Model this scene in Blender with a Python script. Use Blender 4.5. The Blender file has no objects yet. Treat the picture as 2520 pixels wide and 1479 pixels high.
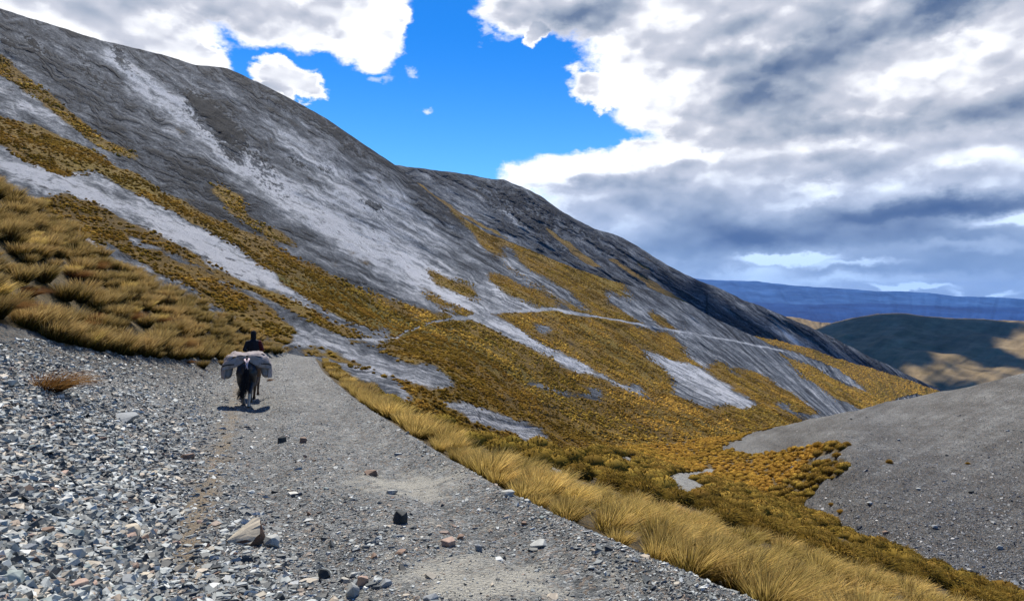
import bpy, bmesh, math, random
import numpy as np
from mathutils import Vector, Matrix

scene = bpy.context.scene
COL = scene.collection
R = math.radians
rng = np.random.default_rng(7)
random.seed(7)

# ------------------------------------------------------------------ camera, sky, sun, exposure
EYE = 2.3                       # rider's eye height above the track
F, CX, CY = 1680.0, 1260.0, 739.5
SUN_EL, SUN_AZ = 56.0, -14.0    # azimuth from +Y towards +X

cam_d = bpy.data.cameras.new('camera')
cam_d.lens = 24.0; cam_d.sensor_width = 36.0
cam_d.clip_start = 0.1; cam_d.clip_end = 60000
cam = bpy.data.objects.new('camera', cam_d)
cam.location = (0, 0, EYE); cam.rotation_euler = (R(90), 0, 0)
COL.objects.link(cam); scene.camera = cam

scene.view_settings.view_transform = 'Standard'
scene.view_settings.look = 'None'
scene.view_settings.gamma = 1.0
scene.view_settings.exposure = 0.48
scene.cycles.max_bounces = 5
scene.cycles.diffuse_bounces = 2
scene.cycles.transparent_max_bounces = 6
scene.cycles.volume_bounces = 0
scene.cycles.use_denoising = True

sun_dir = Vector((math.cos(R(SUN_EL)) * math.sin(R(SUN_AZ)),
                  math.cos(R(SUN_EL)) * math.cos(R(SUN_AZ)), math.sin(R(SUN_EL))))
sd = bpy.data.lights.new('sun', 'SUN')
sd.energy = 5.0; sd.angle = R(0.5); sd.color = (1.0, 0.94, 0.83)
so = bpy.data.objects.new('sun', sd); COL.objects.link(so)
so.rotation_euler = sun_dir.to_track_quat('Z', 'Y').to_euler()
so.location = (0, 0, 60)


class NG:
    """tiny helper for building node trees"""
    def __init__(s, tree):
        s.t = tree; s.n = tree.nodes; s.l = tree.links
    def node(s, kind, **kw):
        n = s.n.new(kind)
        for k, v in kw.items(): setattr(n, k, v)
        return n
    def put(s, sock, v):
        if isinstance(v, bpy.types.NodeSocket): s.l.new(v, sock)
        else: sock.default_value = v
    def m(s, op, a, b=None, c=None, clamp=False):
        n = s.node('ShaderNodeMath', operation=op, use_clamp=clamp)
        s.put(n.inputs[0], a)
        if b is not None: s.put(n.inputs[1], b)
        if c is not None: s.put(n.inputs[2], c)
        return n.outputs[0]
    def v(s, op, a, b=None, out=0):
        n = s.node('ShaderNodeVectorMath', operation=op)
        s.put(n.inputs[0], a)
        if b is not None:
            if op == 'SCALE': s.put(n.inputs['Scale'], b)
            else: s.put(n.inputs[1], b)
        return n.outputs[out]
    def step(s, x, lo, hi, a=0.0, b=1.0):
        n = s.node('ShaderNodeMapRange', interpolation_type='SMOOTHSTEP')
        for k, q in zip(range(5), (x, lo, hi, a, b)): s.put(n.inputs[k], q)
        return n.outputs[0]
    def noise(s, vec, scale, detail=4, rough=0.55, dist=0.0, col=False):
        n = s.node('ShaderNodeTexNoise')
        s.put(n.inputs['Vector'], vec); s.put(n.inputs['Scale'], scale)
        n.inputs['Detail'].default_value = detail; n.inputs['Roughness'].default_value = rough
        n.inputs['Distortion'].default_value = dist
        return n.outputs[1 if col else 0]
    def ramp(s, x, stops, interp='LINEAR'):
        n = s.node('ShaderNodeValToRGB'); cr = n.color_ramp; cr.interpolation = interp
        while len(cr.elements) < len(stops): cr.elements.new(0.5)
        for e, (p, c) in zip(cr.elements, stops):
            e.position = p; e.color = (*c, 1) if len(c) == 3 else c
        s.put(n.inputs[0], x)
        return n.outputs[0]
    def mix(s, f, a, b, kind='MIX'):
        n = s.node('ShaderNodeMix', data_type='RGBA', blend_type=kind)
        s.put(n.inputs[0], f)
        s.put(n.inputs[6], a if isinstance(a, bpy.types.NodeSocket) else (*a, 1))
        s.put(n.inputs[7], b if isinstance(b, bpy.types.NodeSocket) else (*b, 1))
        return n.outputs[2]


def ae(px, py):
    """photograph direction -> azimuth, elevation (radians)"""
    x, z = (px - CX) / F, (CY - py) / F
    return math.atan2(x, 1), math.atan2(z, math.hypot(x, 1))


def build_world():
    w = bpy.data.worlds.new('World'); scene.world = w; w.use_nodes = True
    g = NG(w.node_tree); g.n.clear()
    sky = g.node('ShaderNodeTexSky', sky_type='NISHITA', sun_disc=False)
    sky.sun_elevation = R(SUN_EL); sky.sun_rotation = R(SUN_AZ)
    sky.altitude = 1200; sky.air_density = 1.0; sky.dust_density = 0.25; sky.ozone_density = 3.0
    d = g.node('ShaderNodeTexCoord').outputs['Generated']
    sx = g.node('ShaderNodeSeparateXYZ'); g.put(sx.inputs[0], d)
    az = g.m('ARCTAN2', sx.outputs[0], sx.outputs[1]); el = g.m('ARCSINE', sx.outputs[2])
    comb = g.node('ShaderNodeCombineXYZ'); g.put(comb.inputs[0], az); g.put(comb.inputs[1], el)
    base = comb.outputs[0]
    # ragged edges: warp the (azimuth, elevation) pair
    dz = g.v('MULTIPLY', d, (1, 1, 1.7))
    w1 = g.v('SUBTRACT', g.noise(dz, 7.0, 2, 0.5, col=True), (0.5, 0.5, 0.5))
    w2 = g.v('SUBTRACT', g.noise(dz, 26.0, 6, 0.62, col=True), (0.5, 0.5, 0.5))
    warp = g.v('ADD', g.v('SCALE', w1, 0.075), g.v('SCALE', w2, 0.040))
    pos = g.v('ADD', base, g.v('MULTIPLY', warp, (1, 1, 0)))

    def blob(p, px, py, rx, ry):
        a, e = ae(px, py)
        v = g.v('MULTIPLY', g.v('SUBTRACT', p, (a, e, 0)), (F / rx, F / ry * 1.0, 0))
        return g.m('SUBTRACT', 1.0, g.v('LENGTH', v, out=1))

    def union(p, lst):
        f = None
        for b in lst:
            v = blob(p, *b)
            f = v if f is None else g.m('MAXIMUM', f, v)
        return f
    clouds = [
        # upper left bank
        (60, -10, 330, 120), (300, 45, 230, 110), (400, 100, 115, 58), (505, 150, 75, 42), (150, 10, 260, 100),
        (590, -20, 200, 95), (720, 20, 230, 100), (880, 45, 140, 100), (930, 95, 85, 78), (960, 70, 70, 80),
        (715, 195, 72, 34), (765, 225, 46, 30), (690, 225, 48, 20), (640, 215, 40, 16),
        # small top middle
        (1400, 5, 200, 92), (1300, 10, 110, 60), (1500, 20, 160, 90), (1330, 95, 26, 40),
        # huge right bank
        (1760, 60, 330, 200), (1590, 160, 120, 120), (1480, 205, 85, 40), (1640, 230, 140, 85), (1900, 200, 330, 230),
        (2300, 150, 600, 420), (2700, 300, 600, 500), (1900, 420, 300, 130), (1750, 300, 120, 80),
        (1480, 440, 240, 82), (1640, 430, 240, 95), (1340, 445, 120, 42), (1600, 390, 160, 60),
        (1700, 560, 330, 150), (2200, 600, 800, 260), (1560, 520, 260, 110), (2900, 650, 900, 300),
        # out of frame, all round
        (-700, -150, 420, 240), (-1500, -50, 700, 260), (900, -500, 500, 170), (4200, 100, 1300, 420),
    ]
    fld = union(pos, clouds)
    fine = g.noise(dz, 60.0, 6, 0.6)
    def puff(vec, sc_):
        n = g.node('ShaderNodeTexVoronoi'); n.feature = 'SMOOTH_F1'; n.normalize = True
        g.put(n.inputs['Vector'], g.v('ADD', vec, g.v('SCALE', w2, .035))); n.inputs['Scale'].default_value = sc_
        n.inputs['Detail'].default_value = 2.0; n.inputs['Roughness'].default_value = .6; n.inputs['Smoothness'].default_value = .45
        return g.m('SUBTRACT', 1.0, n.outputs['Distance'])
    pf = puff(dz, 11.0); pf2 = puff(g.v('ADD', dz, (-.006, 0, .022)), 11.0)
    fld = g.m('ADD', fld, g.m('MULTIPLY', g.m('SUBTRACT', pf, .69), .40))
    fld = g.m('ADD', fld, g.m('MULTIPLY', g.m('SUBTRACT', fine, 0.5), 0.34))
    alpha = g.step(fld, -0.05, 0.22)
    # thin veil wisps
    for (px, py, rx, ry, k) in ((1017, 192, 16, 26, .5), (1026, 285, 24, 9, .7), (935, 200, 40, 14, .4), (1205, 40, 20, 50, .5),
                                (1440, 170, 40, 16, .6), (2250, 712, 90, 10, 1.0), (2420, 722, 60, 8, .7), (1880, 690, 60, 8, .5)):
        a = g.m('MULTIPLY', g.step(g.m('ADD', blob(g.v('ADD', base, g.v('MULTIPLY', g.v('SCALE', warp, 0.8), (1, 1, 0))), px, py, rx, ry),
                                       g.m('MULTIPLY', g.m('SUBTRACT', fine, 0.5), 3.0)), 0.1, 1.1), k)
        alpha = g.m('MAXIMUM', alpha, a)
    # light on the clouds: thick and low parts are grey-blue, rims and tops white
    soft = g.v('ADD', base, g.v('ADD', g.v('MULTIPLY', g.v('SCALE', w1, 0.06), (1, 1, 0)), g.v('MULTIPLY', g.v('SCALE', w2, 0.030), (1, 1, 0))))
    def lump(scale, det=4):
        a = g.noise(dz, scale, det, 0.5)
        b = g.noise(g.v('ADD', dz, (-0.010, 0, 0.20 / scale)), scale, det, 0.5)
        return g.m('SUBTRACT', a, b)
    relief = g.m('ADD', g.m('MULTIPLY', lump(6.0), 0.55), g.m('MULTIPLY', g.m('SUBTRACT', pf, pf2), 1.0))
    thick = g.step(fld, 0.04, 0.55)
    shade = g.m('ADD', g.m('SUBTRACT', 1.0, g.m('MULTIPLY', thick, 0.21)), g.m('MULTIPLY', g.m('MULTIPLY', relief, g.step(el, .03, .24, .25, 1.15)), g.m('ADD', .35, g.m('MULTIPLY', thick, .65))))
    shade = g.m('ADD', shade, g.m('MULTIPLY', g.m('SUBTRACT', g.noise(dz, 4.0, 3, 0.5), 0.5), 0.25))
    tones = [  # px py rx ry amount angle
        (2140, 95, 460, 62, -.42, -.30), (1860, 175, 170, 60, -.26, -.3), (2420, 10, 240, 40, -.30, -.2), (1760, 100, 160, 90, -.16, 0), (2150, 40, 90, 50, .30, -.3),
        (2330, 285, 420, 52, -.24, -.04), (2500, 285, 140, 50, -.18, 0), (1960, 318, 240, 40, -.20, .05), (2100, 240, 260, 40, -.10, 0),
        (1440, 55, 140, 55, -.34, 0), (1500, 20, 110, 50, -.20, 0), (560, 50, 180, 45, -.14, .2), (240, 50, 170, 40, -.08, .2), (150, 60, 300, 60, .12, .2), (820, 40, 300, 70, .10, .1),
        (2380, 512, 330, 36, -.48, -.03), (2050, 560, 420, 60, -.36, 0), (1650, 500, 190, 60, -.26, .2), (1780, 600, 260, 50, -.30, 0), (2350, 600, 340, 40, -.22, 0), (1640, 640, 200, 50, -.12, .2),
        (2000, 425, 300, 40, -.20, .05), (2300, 660, 500, 40, -.20, 0), (1450, 480, 120, 30, -.12, 0), (2100, 500, 180, 30, -.12, 0),
        (1530, 190, 90, 150, .35, .2), (1690, 245, 120, 80, .22, 0), (1660, 20, 90, 70, .30, 0), (1480, 405, 260, 42, .42, -.12), (1320, 440, 110, 36, .4, 0),
        (1690, 370, 130, 30, .30, 0), (2350, 400, 190, 36, .28, -.1), (2020, 470, 90, 26, .20, -.3), (2200, 350, 420, 26, .12, 0), (2480, 545, 140, 20, .36, -.1), (2400, 130, 240, 60, .16, -.3),
        (1930, 640, 130, 16, .62, .03), (2090, 655, 130, 10, .34, 0), (1850, 672, 180, 20, .20, 0), (2130, 690, 300, 18, .20, 0), (2400, 610, 160, 14, .20, 0), (2250, 712, 90, 10, .5, 0), (2430, 724, 90, 8, .35, 0),
        (500, 140, 160, 60, .25, .3), (950, 90, 140, 100, .35, 0), (60, 60, 200, 60, .15, 0), (1560, 590, 80, 30, .12, 0)]
    for (px, py, rx, ry, k, an) in tones:
        a_, e_ = ae(px, py)
        v = g.v('SUBTRACT', soft, (a_, e_, 0))
        c_, s_ = math.cos(an), math.sin(an)           # angle is positive clockwise in the picture
        cb = g.node('ShaderNodeCombineXYZ')
        g.put(cb.inputs[0], g.v('DOT_PRODUCT', v, (c_ * F / rx, -s_ * F / rx, 0), out=1)); g.put(cb.inputs[1], g.v('DOT_PRODUCT', v, (s_ * F / ry, c_ * F / ry, 0), out=1))
        t = g.step(g.m('SUBTRACT', 1.0, g.v('LENGTH', cb.outputs[0], out=1)), -0.15, 0.85)
        shade = g.m('ADD', shade, g.m('MULTIPLY', t, k * .74 if k < 0 else k * .7))
    ccol = g.ramp(shade, [(0.0, (.030, .062, .150)), (0.2, (.055, .100, .205)), (0.4, (.125, .172, .27)), (0.6, (.28, .325, .41)),
                          (0.8, (.47, .49, .56)), (0.97, (.84, .85, .88))])
    # bluish rain veil towards the horizon
    low = g.step(el, 0.24, 0.02)
    ccol = g.mix(g.m('MULTIPLY', low, 0.85), ccol, g.mix(1.0, ccol, (.50, .74, 1.08), 'MULTIPLY'))
    tint = g.mix(g.step(el, 0.06, 0.40), (.34, .66, .84), (.06, .42, .80))
    skyc = g.mix(1.0, sky.outputs[0], tint, 'MULTIPLY')
    b1 = g.node('ShaderNodeBackground'); g.put(b1.inputs[0], skyc); b1.inputs[1].default_value = 0.14
    b2 = g.node('ShaderNodeBackground'); g.put(b2.inputs[0], ccol); b2.inputs[1].default_value = 1.0
    ms = g.node('ShaderNodeMixShader')
    g.put(ms.inputs[0], alpha); g.l.new(b1.outputs[0], ms.inputs[1]); g.l.new(b2.outputs[0], ms.inputs[2])
    out = g.node('ShaderNodeOutputWorld'); g.l.new(ms.outputs[0], out.inputs[0])
    w.cycles.sampling_method = 'MANUAL'; w.cycles.sample_map_resolution = 512


build_world()

# ------------------------------------------------------------------ numeric helpers
_perm = np.random.default_rng(3).permutation(256)
_perm = np.concatenate([_perm, _perm, _perm])
_ga = np.random.default_rng(4).uniform(0, 2 * np.pi, 256)
_gx, _gy = np.cos(_ga), np.sin(_ga)


def perlin(x, y):
    x = np.asarray(x, float); y = np.asarray(y, float)
    xi = np.floor(x).astype(int); yi = np.floor(y).astype(int)
    xf = x - xi; yf = y - yi; xi &= 255; yi &= 255
    u = xf * xf * xf * (xf * (xf * 6 - 15) + 10); v = yf * yf * yf * (yf * (yf * 6 - 15) + 10)
    def gr(ix, iy, dx, dy):
        h = _perm[_perm[ix & 255] + (iy & 255)]
        return _gx[h] * dx + _gy[h] * dy
    a = gr(xi, yi, xf, yf); b = gr(xi + 1, yi, xf - 1, yf)
    c = gr(xi, yi + 1, xf, yf - 1); d = gr(xi + 1, yi + 1, xf - 1, yf - 1)
    return (a + u * (b - a) + v * ((c + u * (d - c)) - (a + u * (b - a)))) * 1.5


def fbm(x, y, o=4, g=0.5):
    s = 0; a = 1.0; t = 0
    for i in range(o):
        s = s + a * perlin(x * 2 ** i + 17.3 * i, y * 2 ** i - 9.1 * i); t += a; a *= g
    return s / t


def tps(pts):
    """thin plate spline through (px, py, value)"""
    p = np.array(pts, float); xy = p[:, :2] / 1000.0; n = len(p)
    def phi(r2): return 0.5 * r2 * np.log(r2 + 1e-12)
    r2 = ((xy[:, None] - xy[None]) ** 2).sum(-1)
    A = np.zeros((n + 3, n + 3)); A[:n, :n] = phi(r2); A[:n, n] = 1; A[:n, n + 1:] = xy
    A[n, :n] = 1; A[n + 1:, :n] = xy.T
    c = np.linalg.solve(A, np.concatenate([p[:, 2], [0, 0, 0]]))
    def f(px, py):
        px = np.asarray(px, float) / 1000; py = np.asarray(py, float) / 1000
        o = c[n] + c[n + 1] * px + c[n + 2] * py
        for i in range(n):
            o = o + c[i] * phi((px - xy[i, 0]) ** 2 + (py - xy[i, 1]) ** 2)
        return o
    return f


def inv(pts): return [(a, b, 1.0 / d) for a, b, d in pts]
def curve(pts):
    a = np.array(pts, float)
    return lambda x: np.interp(x, a[:, 0], a[:, 1])


def smax(a, b, k):
    h = np.clip(0.5 + 0.5 * (a - b) / k, 0, 1)
    return b + (a - b) * h + k * h * (1 - h)


def smin(a, b, k): return -smax(-a, -b, k)


def world(px, py, w):
    D = 1.0 / w
    return np.stack([(px - CX) / F * D, D, EYE + (CY - py) / F * D], -1)


def inpoly(px, py, poly):
    r = np.zeros(px.shape, bool); n = len(poly)
    for i in range(n):
        x1, y1 = poly[i]; x2, y2 = poly[(i + 1) % n]
        if y1 == y2: continue
        c = ((y1 > py) != (y2 > py)) & (px < (x2 - x1) * (py - y1) / (y2 - y1) + x1)
        r ^= c
    return r


def blur(a, n):
    if n < 1: return a
    for ax in (0, 1):
        for _ in range(2):
            p = np.pad(a, [(n, n) if i == ax else (0, 0) for i in (0, 1)], mode='edge')
            c = np.cumsum(p, axis=ax)
            z = np.zeros_like(np.take(c, [0], axis=ax))
            c = np.concatenate([z, c], axis=ax); k = 2 * n + 1
            m = a.shape[ax]
            a = (np.take(c, range(k, k + m), axis=ax) - np.take(c, range(0, m), axis=ax)) / k
    return a


def sstep(x, a, b):
    t = np.clip((x - a) / (b - a), 0, 1); return t * t * (3 - 2 * t)


def tag(o, label=None, cat=None, group=None, kind=None):
    if label and cat: o['kind'] = 'thing'
    if label: o['label'] = label
    if cat: o['category'] = cat
    if group: o['group'] = group
    if kind: o['kind'] = kind
    return o


def mesh_np(name, V, Q, mat, smooth=True, attrs=None, keep=None):
    """mesh from numpy arrays: quads (or tris) plus point attributes"""
    V = np.ascontiguousarray(V, np.float32).reshape(-1, 3); Q = np.ascontiguousarray(Q, np.int32)
    me = bpy.data.meshes.new(name); k = Q.shape[1]
    me.vertices.add(len(V)); me.vertices.foreach_set('co', V.ravel())
    me.loops.add(Q.size); me.loops.foreach_set('vertex_index', Q.ravel())
    me.polygons.add(len(Q)); me.polygons.foreach_set('loop_start', np.arange(0, Q.size, k, dtype=np.int32))
    me.polygons.foreach_set('use_smooth', np.full(len(Q), smooth))
    me.update(calc_edges=True)
    for an, arr in (attrs or {}).items():
        arr = np.ascontiguousarray(arr, np.float32)
        if arr.ndim == 2 and arr.shape[1] == 4:
            at = me.attributes.new(an, 'FLOAT_COLOR', 'POINT'); at.data.foreach_set('color', arr.ravel())
        else:
            at = me.attributes.new(an, 'FLOAT', 'POINT'); at.data.foreach_set('value', arr.ravel())
    me.materials.append(mat)
    return me


def obj_me(name, me, parent=None):
    o = bpy.data.objects.new(name, me); COL.objects.link(o)
    if parent is not None: o.parent = parent
    return o


def grid_faces(r, c):
    i = np.arange(r * c).reshape(r, c)
    return np.stack([i[:-1, :-1], i[1:, :-1], i[1:, 1:], i[:-1, 1:]], -1).reshape(-1, 4)


def compact(V, Q, A):
    used = np.zeros(len(V), bool); used[Q.ravel()] = True
    idx = np.cumsum(used) - 1
    return V[used], idx[Q], {k: a[used] for k, a in A.items()}


# ------------------------------------------------------------------ materials
def new_mat(name):
    m = bpy.data.materials.new(name); m.use_nodes = True
    g = NG(m.node_tree); g.n.clear()
    out = g.node('ShaderNodeOutputMaterial')
    return m, g, out


def principled(g, out, color, rough=0.9, bump=None, spec=0.2, bstr=0.5, bdist=0.02):
    p = g.node('ShaderNodeBsdfPrincipled')
    g.put(p.inputs['Base Color'], color if isinstance(color, bpy.types.NodeSocket) else (*color, 1))
    g.put(p.inputs['Roughness'], rough); p.inputs['Specular IOR Level'].default_value = spec
    if bump is not None:
        b = g.node('ShaderNodeBump'); b.inputs['Strength'].default_value = bstr; b.inputs['Distance'].default_value = bdist
        g.put(b.inputs['Height'], bump); g.l.new(b.outputs[0], p.inputs['Normal'])
    g.l.new(p.outputs[0], out.inputs[0])
    return p


def mat_plain(name, col, rough=0.8, var=0.25, scale=8.0, spec=0.2, bstr=0.3, bdist=0.01):
    m, g, out = new_mat(name)
    c = g.node('ShaderNodeTexCoord').outputs['Object']
    n = g.noise(c, scale, 5, 0.6)
    cc = g.ramp(n, [(0.25, tuple(x * (1 - var) for x in col)), (0.75, tuple(min(1, x * (1 + var)) for x in col))])
    principled(g, out, cc, rough, g.noise(c, scale * 3, 4), spec, bstr, bdist)
    return m


def mat_near():
    """track, bank, gully and scree hill. m = (grass, brown earth, tone, pale dust)"""
    m, g, out = new_mat('near_ground')
    a = g.node('ShaderNodeAttribute', attribute_name='m')
    s = g.node('ShaderNodeSeparateColor'); g.l.new(a.outputs['Color'], s.inputs[0])
    grass, brown, tone = s.outputs; dust = a.outputs['Alpha']
    c = g.node('ShaderNodeTexCoord').outputs['Object']
    vo = g.node('ShaderNodeTexVoronoi'); vo.inputs['Scale'].default_value = 26.0
    g.put(vo.inputs['Vector'], g.v('ADD', c, g.v('SCALE', g.noise(c, 30, 2, col=True), 0.03)))
    vr = g.node('ShaderNodeSeparateColor'); g.l.new(vo.outputs['Color'], vr.inputs[0])
    vo2 = g.node('ShaderNodeTexVoronoi'); vo2.inputs['Scale'].default_value = 7.0
    g.put(vo2.inputs['Vector'], g.v('MULTIPLY', g.v('ADD', c, g.v('SCALE', g.noise(c, 9, 2, col=True), 0.12)), (1, .55, 1)))
    vr2 = g.node('ShaderNodeSeparateColor'); g.l.new(vo2.outputs['Color'], vr2.inputs[0])
    fine = g.noise(c, 90.0, 4, 0.7)
    mid = g.noise(c, 1.3, 6, 0.6)
    x = g.m('ADD', g.m('MULTIPLY', vr.outputs[0], 0.36), g.m('MULTIPLY', fine, 0.34))
    x = g.m('ADD', x, g.m('MULTIPLY', vr2.outputs[1], 0.18))
    x = g.m('ADD', x, g.m('MULTIPLY', g.m('SUBTRACT', mid, 0.5), 0.35))
    x = g.m('ADD', x, g.m('SUBTRACT', tone, 0.5))
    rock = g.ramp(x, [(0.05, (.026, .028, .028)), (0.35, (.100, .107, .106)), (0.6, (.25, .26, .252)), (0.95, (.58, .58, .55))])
    rock = g.mix(g.m('MULTIPLY', g.step(vr.outputs[1], .72, .8), .55), rock, (.26, .19, .13), 'MIX')
    dst = g.ramp(g.noise(c, 60, 5, 0.75), [(0.3, (.20, .195, .165)), (0.5, (.37, .355, .30)), (0.72, (.54, .515, .45))])
    f = g.step(g.m('ADD', dust, g.m('MULTIPLY', g.m('SUBTRACT', g.noise(c, 2.2, 8, .75), 0.5), 3.0)), 0.35, 1.1)
    col = g.mix(f, rock, dst)
    earth = g.ramp(g.noise(c, 25, 5, 0.7), [(0.3, (.12, .085, .045)), (0.7, (.34, .255, .15))])
    fb = g.step(g.m('ADD', brown, g.m('MULTIPLY', g.m('SUBTRACT', g.noise(c, 3, 8, .75), 0.5), 2.2)), 0.25, .9)
    col = g.mix(g.m('MULTIPLY', fb, .75), col, earth)
    gr = g.ramp(g.noise(c, 3.0, 6, 0.7), [(0.3, (.030, .024, .008)), (0.5, (.075, .050, .015)), (0.7, (.15, .098, .030))])
    fg = g.step(g.m('ADD', grass, g.m('MULTIPLY', g.m('SUBTRACT', g.noise(c, 2.2, 6, .65), 0.5), 0.8)), 0.35, 0.65)
    col = g.mix(fg, col, gr)
    h = g.m('ADD', g.m('MULTIPLY', vo.outputs[0], -1.2), g.m('MULTIPLY', fine, 0.9))
    h = g.m('ADD', h, g.m('MULTIPLY', vr2.outputs[0], 0.8))
    principled(g, out, col, 0.85, h, 0.25, 0.9, 0.035)
    return m


def mat_slope(name, sc=1.0, far=False):
    """mountain faces. m = (grass, green, tone, rock crag); q = coordinate across the fall line"""
    m, g, out = new_mat(name)
    a = g.node('ShaderNodeAttribute', attribute_name='m')
    s = g.node('ShaderNodeSeparateColor'); g.l.new(a.outputs['Color'], s.inputs[0])
    grass, green, tone = s.outputs; crag = a.outputs['Alpha']
    st = g.node('ShaderNodeAttribute', attribute_name='fall').outputs['Vector']   # (across, along, 0) in metres
    c = g.node('ShaderNodeTexCoord').outputs['Object']
    streak = g.noise(g.v('MULTIPLY', st, (1.0, 0.08, 1)), 0.35 * sc, 5, 0.65)
    streak2 = g.noise(g.v('MULTIPLY', st, (1.0, 0.12, 1)), 0.06 * sc, 5, 0.65)
    grain = g.noise(c, 0.9 * sc, 6, 0.78)
    blot = g.noise(c, 0.06 * sc, 5, 0.6)
    mott = g.noise(g.v('MULTIPLY', st, (1.0, 0.35, 1)), 0.10 * sc, 5, 0.65)
    x = tone
    for q_, k_ in ((streak, .16), (streak2, .10), (grain, .34), (mott, .14), (blot, .10)):
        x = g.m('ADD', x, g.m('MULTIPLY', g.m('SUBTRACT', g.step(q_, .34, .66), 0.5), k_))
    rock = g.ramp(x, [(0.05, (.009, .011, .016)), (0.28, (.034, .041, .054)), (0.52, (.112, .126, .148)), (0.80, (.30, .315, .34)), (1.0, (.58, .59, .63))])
    # crags: hard dark chips
    cn = g.noise(g.v('MULTIPLY', c, (1, 1, 1.6)), 0.16 * sc, 8, 0.68)
    fc = g.step(g.m('ADD', crag, g.m('MULTIPLY', g.m('SUBTRACT', cn, 0.5), 3.4)), 0.36, 0.52)
    rock = g.mix(g.m('MULTIPLY', fc, .85), rock, (.022, .025, .034))
    # tussock slope: gold with olive, dark gaps
    gn = g.noise(g.v('MULTIPLY', c, (1, 1, 1.3)), 0.8 * sc, 6, 0.75)
    gp = g.noise(g.v('MULTIPLY', st, (1, .12, 1)), 0.09 * sc, 5, 0.6)
    gc = g.ramp(g.m('ADD', g.m('MULTIPLY', gn, .55), g.m('MULTIPLY', gp, .45)),
                [(0.32, (.038, .026, .007)), (0.43, (.155, .094, .018)), (0.54, (.31, .185, .034)), (0.68, (.50, .315, .072))])
    gc = g.mix(g.m('MULTIPLY', g.step(gp, .45, .7), .55), gc, g.mix(1.0, gc, (.62, .80, .45), 'MULTIPLY'))
    gg = g.ramp(gn, [(0.3, (.03, .035, .006)), (0.7, (.20, .20, .025))])
    gc = g.mix(g.m('MULTIPLY', green, .9), gc, gg)
    e = g.m('ADD', g.noise(g.v('MULTIPLY', st, (1, .3, 1)), 0.16 * sc, 7, .7), g.m('MULTIPLY', grain, .35))
    fg = g.step(g.m('ADD', grass, g.m('MULTIPLY', g.m('SUBTRACT', e, 0.67), 2.4)), 0.33, 0.62)
    col = g.mix(fg, rock, gc)
    h = g.m('ADD', g.m('MULTIPLY', grain, 1.0), g.m('MULTIPLY', g.m('MULTIPLY', gn, fg), 1.5))
    h = g.m('ADD', h, g.m('MULTIPLY', streak, .8))
    h = g.m('ADD', h, g.m('MULTIPLY', g.m('MULTIPLY', cn, g.step(tone, .35, .1)), 2.5))
    principled(g, out, col, 0.92, h, 0.15, 1.0, 2.2 / sc)
    return m


def mat_blades(name, root, midc, tip, trans=0.35, patch=0.0):
    m, g, out = new_mat(name)
    t = g.node('ShaderNodeAttribute', attribute_name='tip').outputs['Fac']
    gi = g.node('ShaderNodeNewGeometry'); rnd = gi.outputs['Random Per Island']
    ob = g.node('ShaderNodeObjectInfo').outputs['Random']
    c = g.node('ShaderNodeTexCoord').outputs['Object']
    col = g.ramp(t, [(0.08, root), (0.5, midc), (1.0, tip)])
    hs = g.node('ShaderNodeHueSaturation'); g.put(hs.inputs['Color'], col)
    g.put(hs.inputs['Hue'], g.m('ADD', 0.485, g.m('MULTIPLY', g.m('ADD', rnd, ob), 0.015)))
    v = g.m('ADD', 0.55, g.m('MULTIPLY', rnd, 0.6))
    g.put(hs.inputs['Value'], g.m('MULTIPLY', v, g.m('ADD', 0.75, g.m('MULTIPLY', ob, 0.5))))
    big = g.step(g.noise(c, patch, 4, .6), .38, .62)
    hs.inputs['Saturation'].default_value = 1.0
    if patch: g.put(hs.inputs['Value'], g.m('MULTIPLY', g.m('MULTIPLY', v, g.m('ADD', 0.75, g.m('MULTIPLY', ob, 0.5))), g.m('ADD', .78, g.m('MULTIPLY', big, .42))))
    if patch: g.put(hs.inputs['Hue'], g.m('ADD', 0.488, g.m('ADD', g.m('MULTIPLY', rnd, 0.014), g.m('MULTIPLY', g.m('SUBTRACT', 1.0, big), .010))))
    d = g.node('ShaderNodeBsdfDiffuse'); g.put(d.inputs[0], hs.outputs[0])
    tr = g.node('ShaderNodeBsdfTranslucent'); g.put(tr.inputs[0], hs.outputs[0])
    ms = g.node('ShaderNodeMixShader'); ms.inputs[0].default_value = trans
    g.l.new(d.outputs[0], ms.inputs[1]); g.l.new(tr.outputs[0], ms.inputs[2])
    g.l.new(ms.outputs[0], out.inputs[0])
    return m


def mat_stones(name='shale', lo=0.0, ramp=None):
    m, g, out = new_mat(name)
    rnd = g.node('ShaderNodeNewGeometry').outputs['Random Per Island']
    c = g.node('ShaderNodeTexCoord').outputs['Object']
    col = g.ramp(rnd, ramp or [(0.0, (.026, .030, .032)), (.24, (.066, .075, .076)), (.42, (.14, .155, .152)), (.56, (.235, .255, .245)),
                               (.74, (.34, .365, .355)), (.81, (.60, .61, .57)), (.86, (.30, .27, .21)), (.93, (.38, .32, .24)), (.98, (.20, .14, .10)), (1.0, (.13, .07, .05))])
    n = g.noise(c, 20.0, 5, 0.65)
    col = g.mix(1.0, col, g.ramp(n, [(0.3, (.75, .75, .75)), (0.7, (1.15, 1.15, 1.15))]), 'MULTIPLY')
    principled(g, out, col, 0.6, n, 0.4, 0.25, 0.01)
    return m


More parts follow.
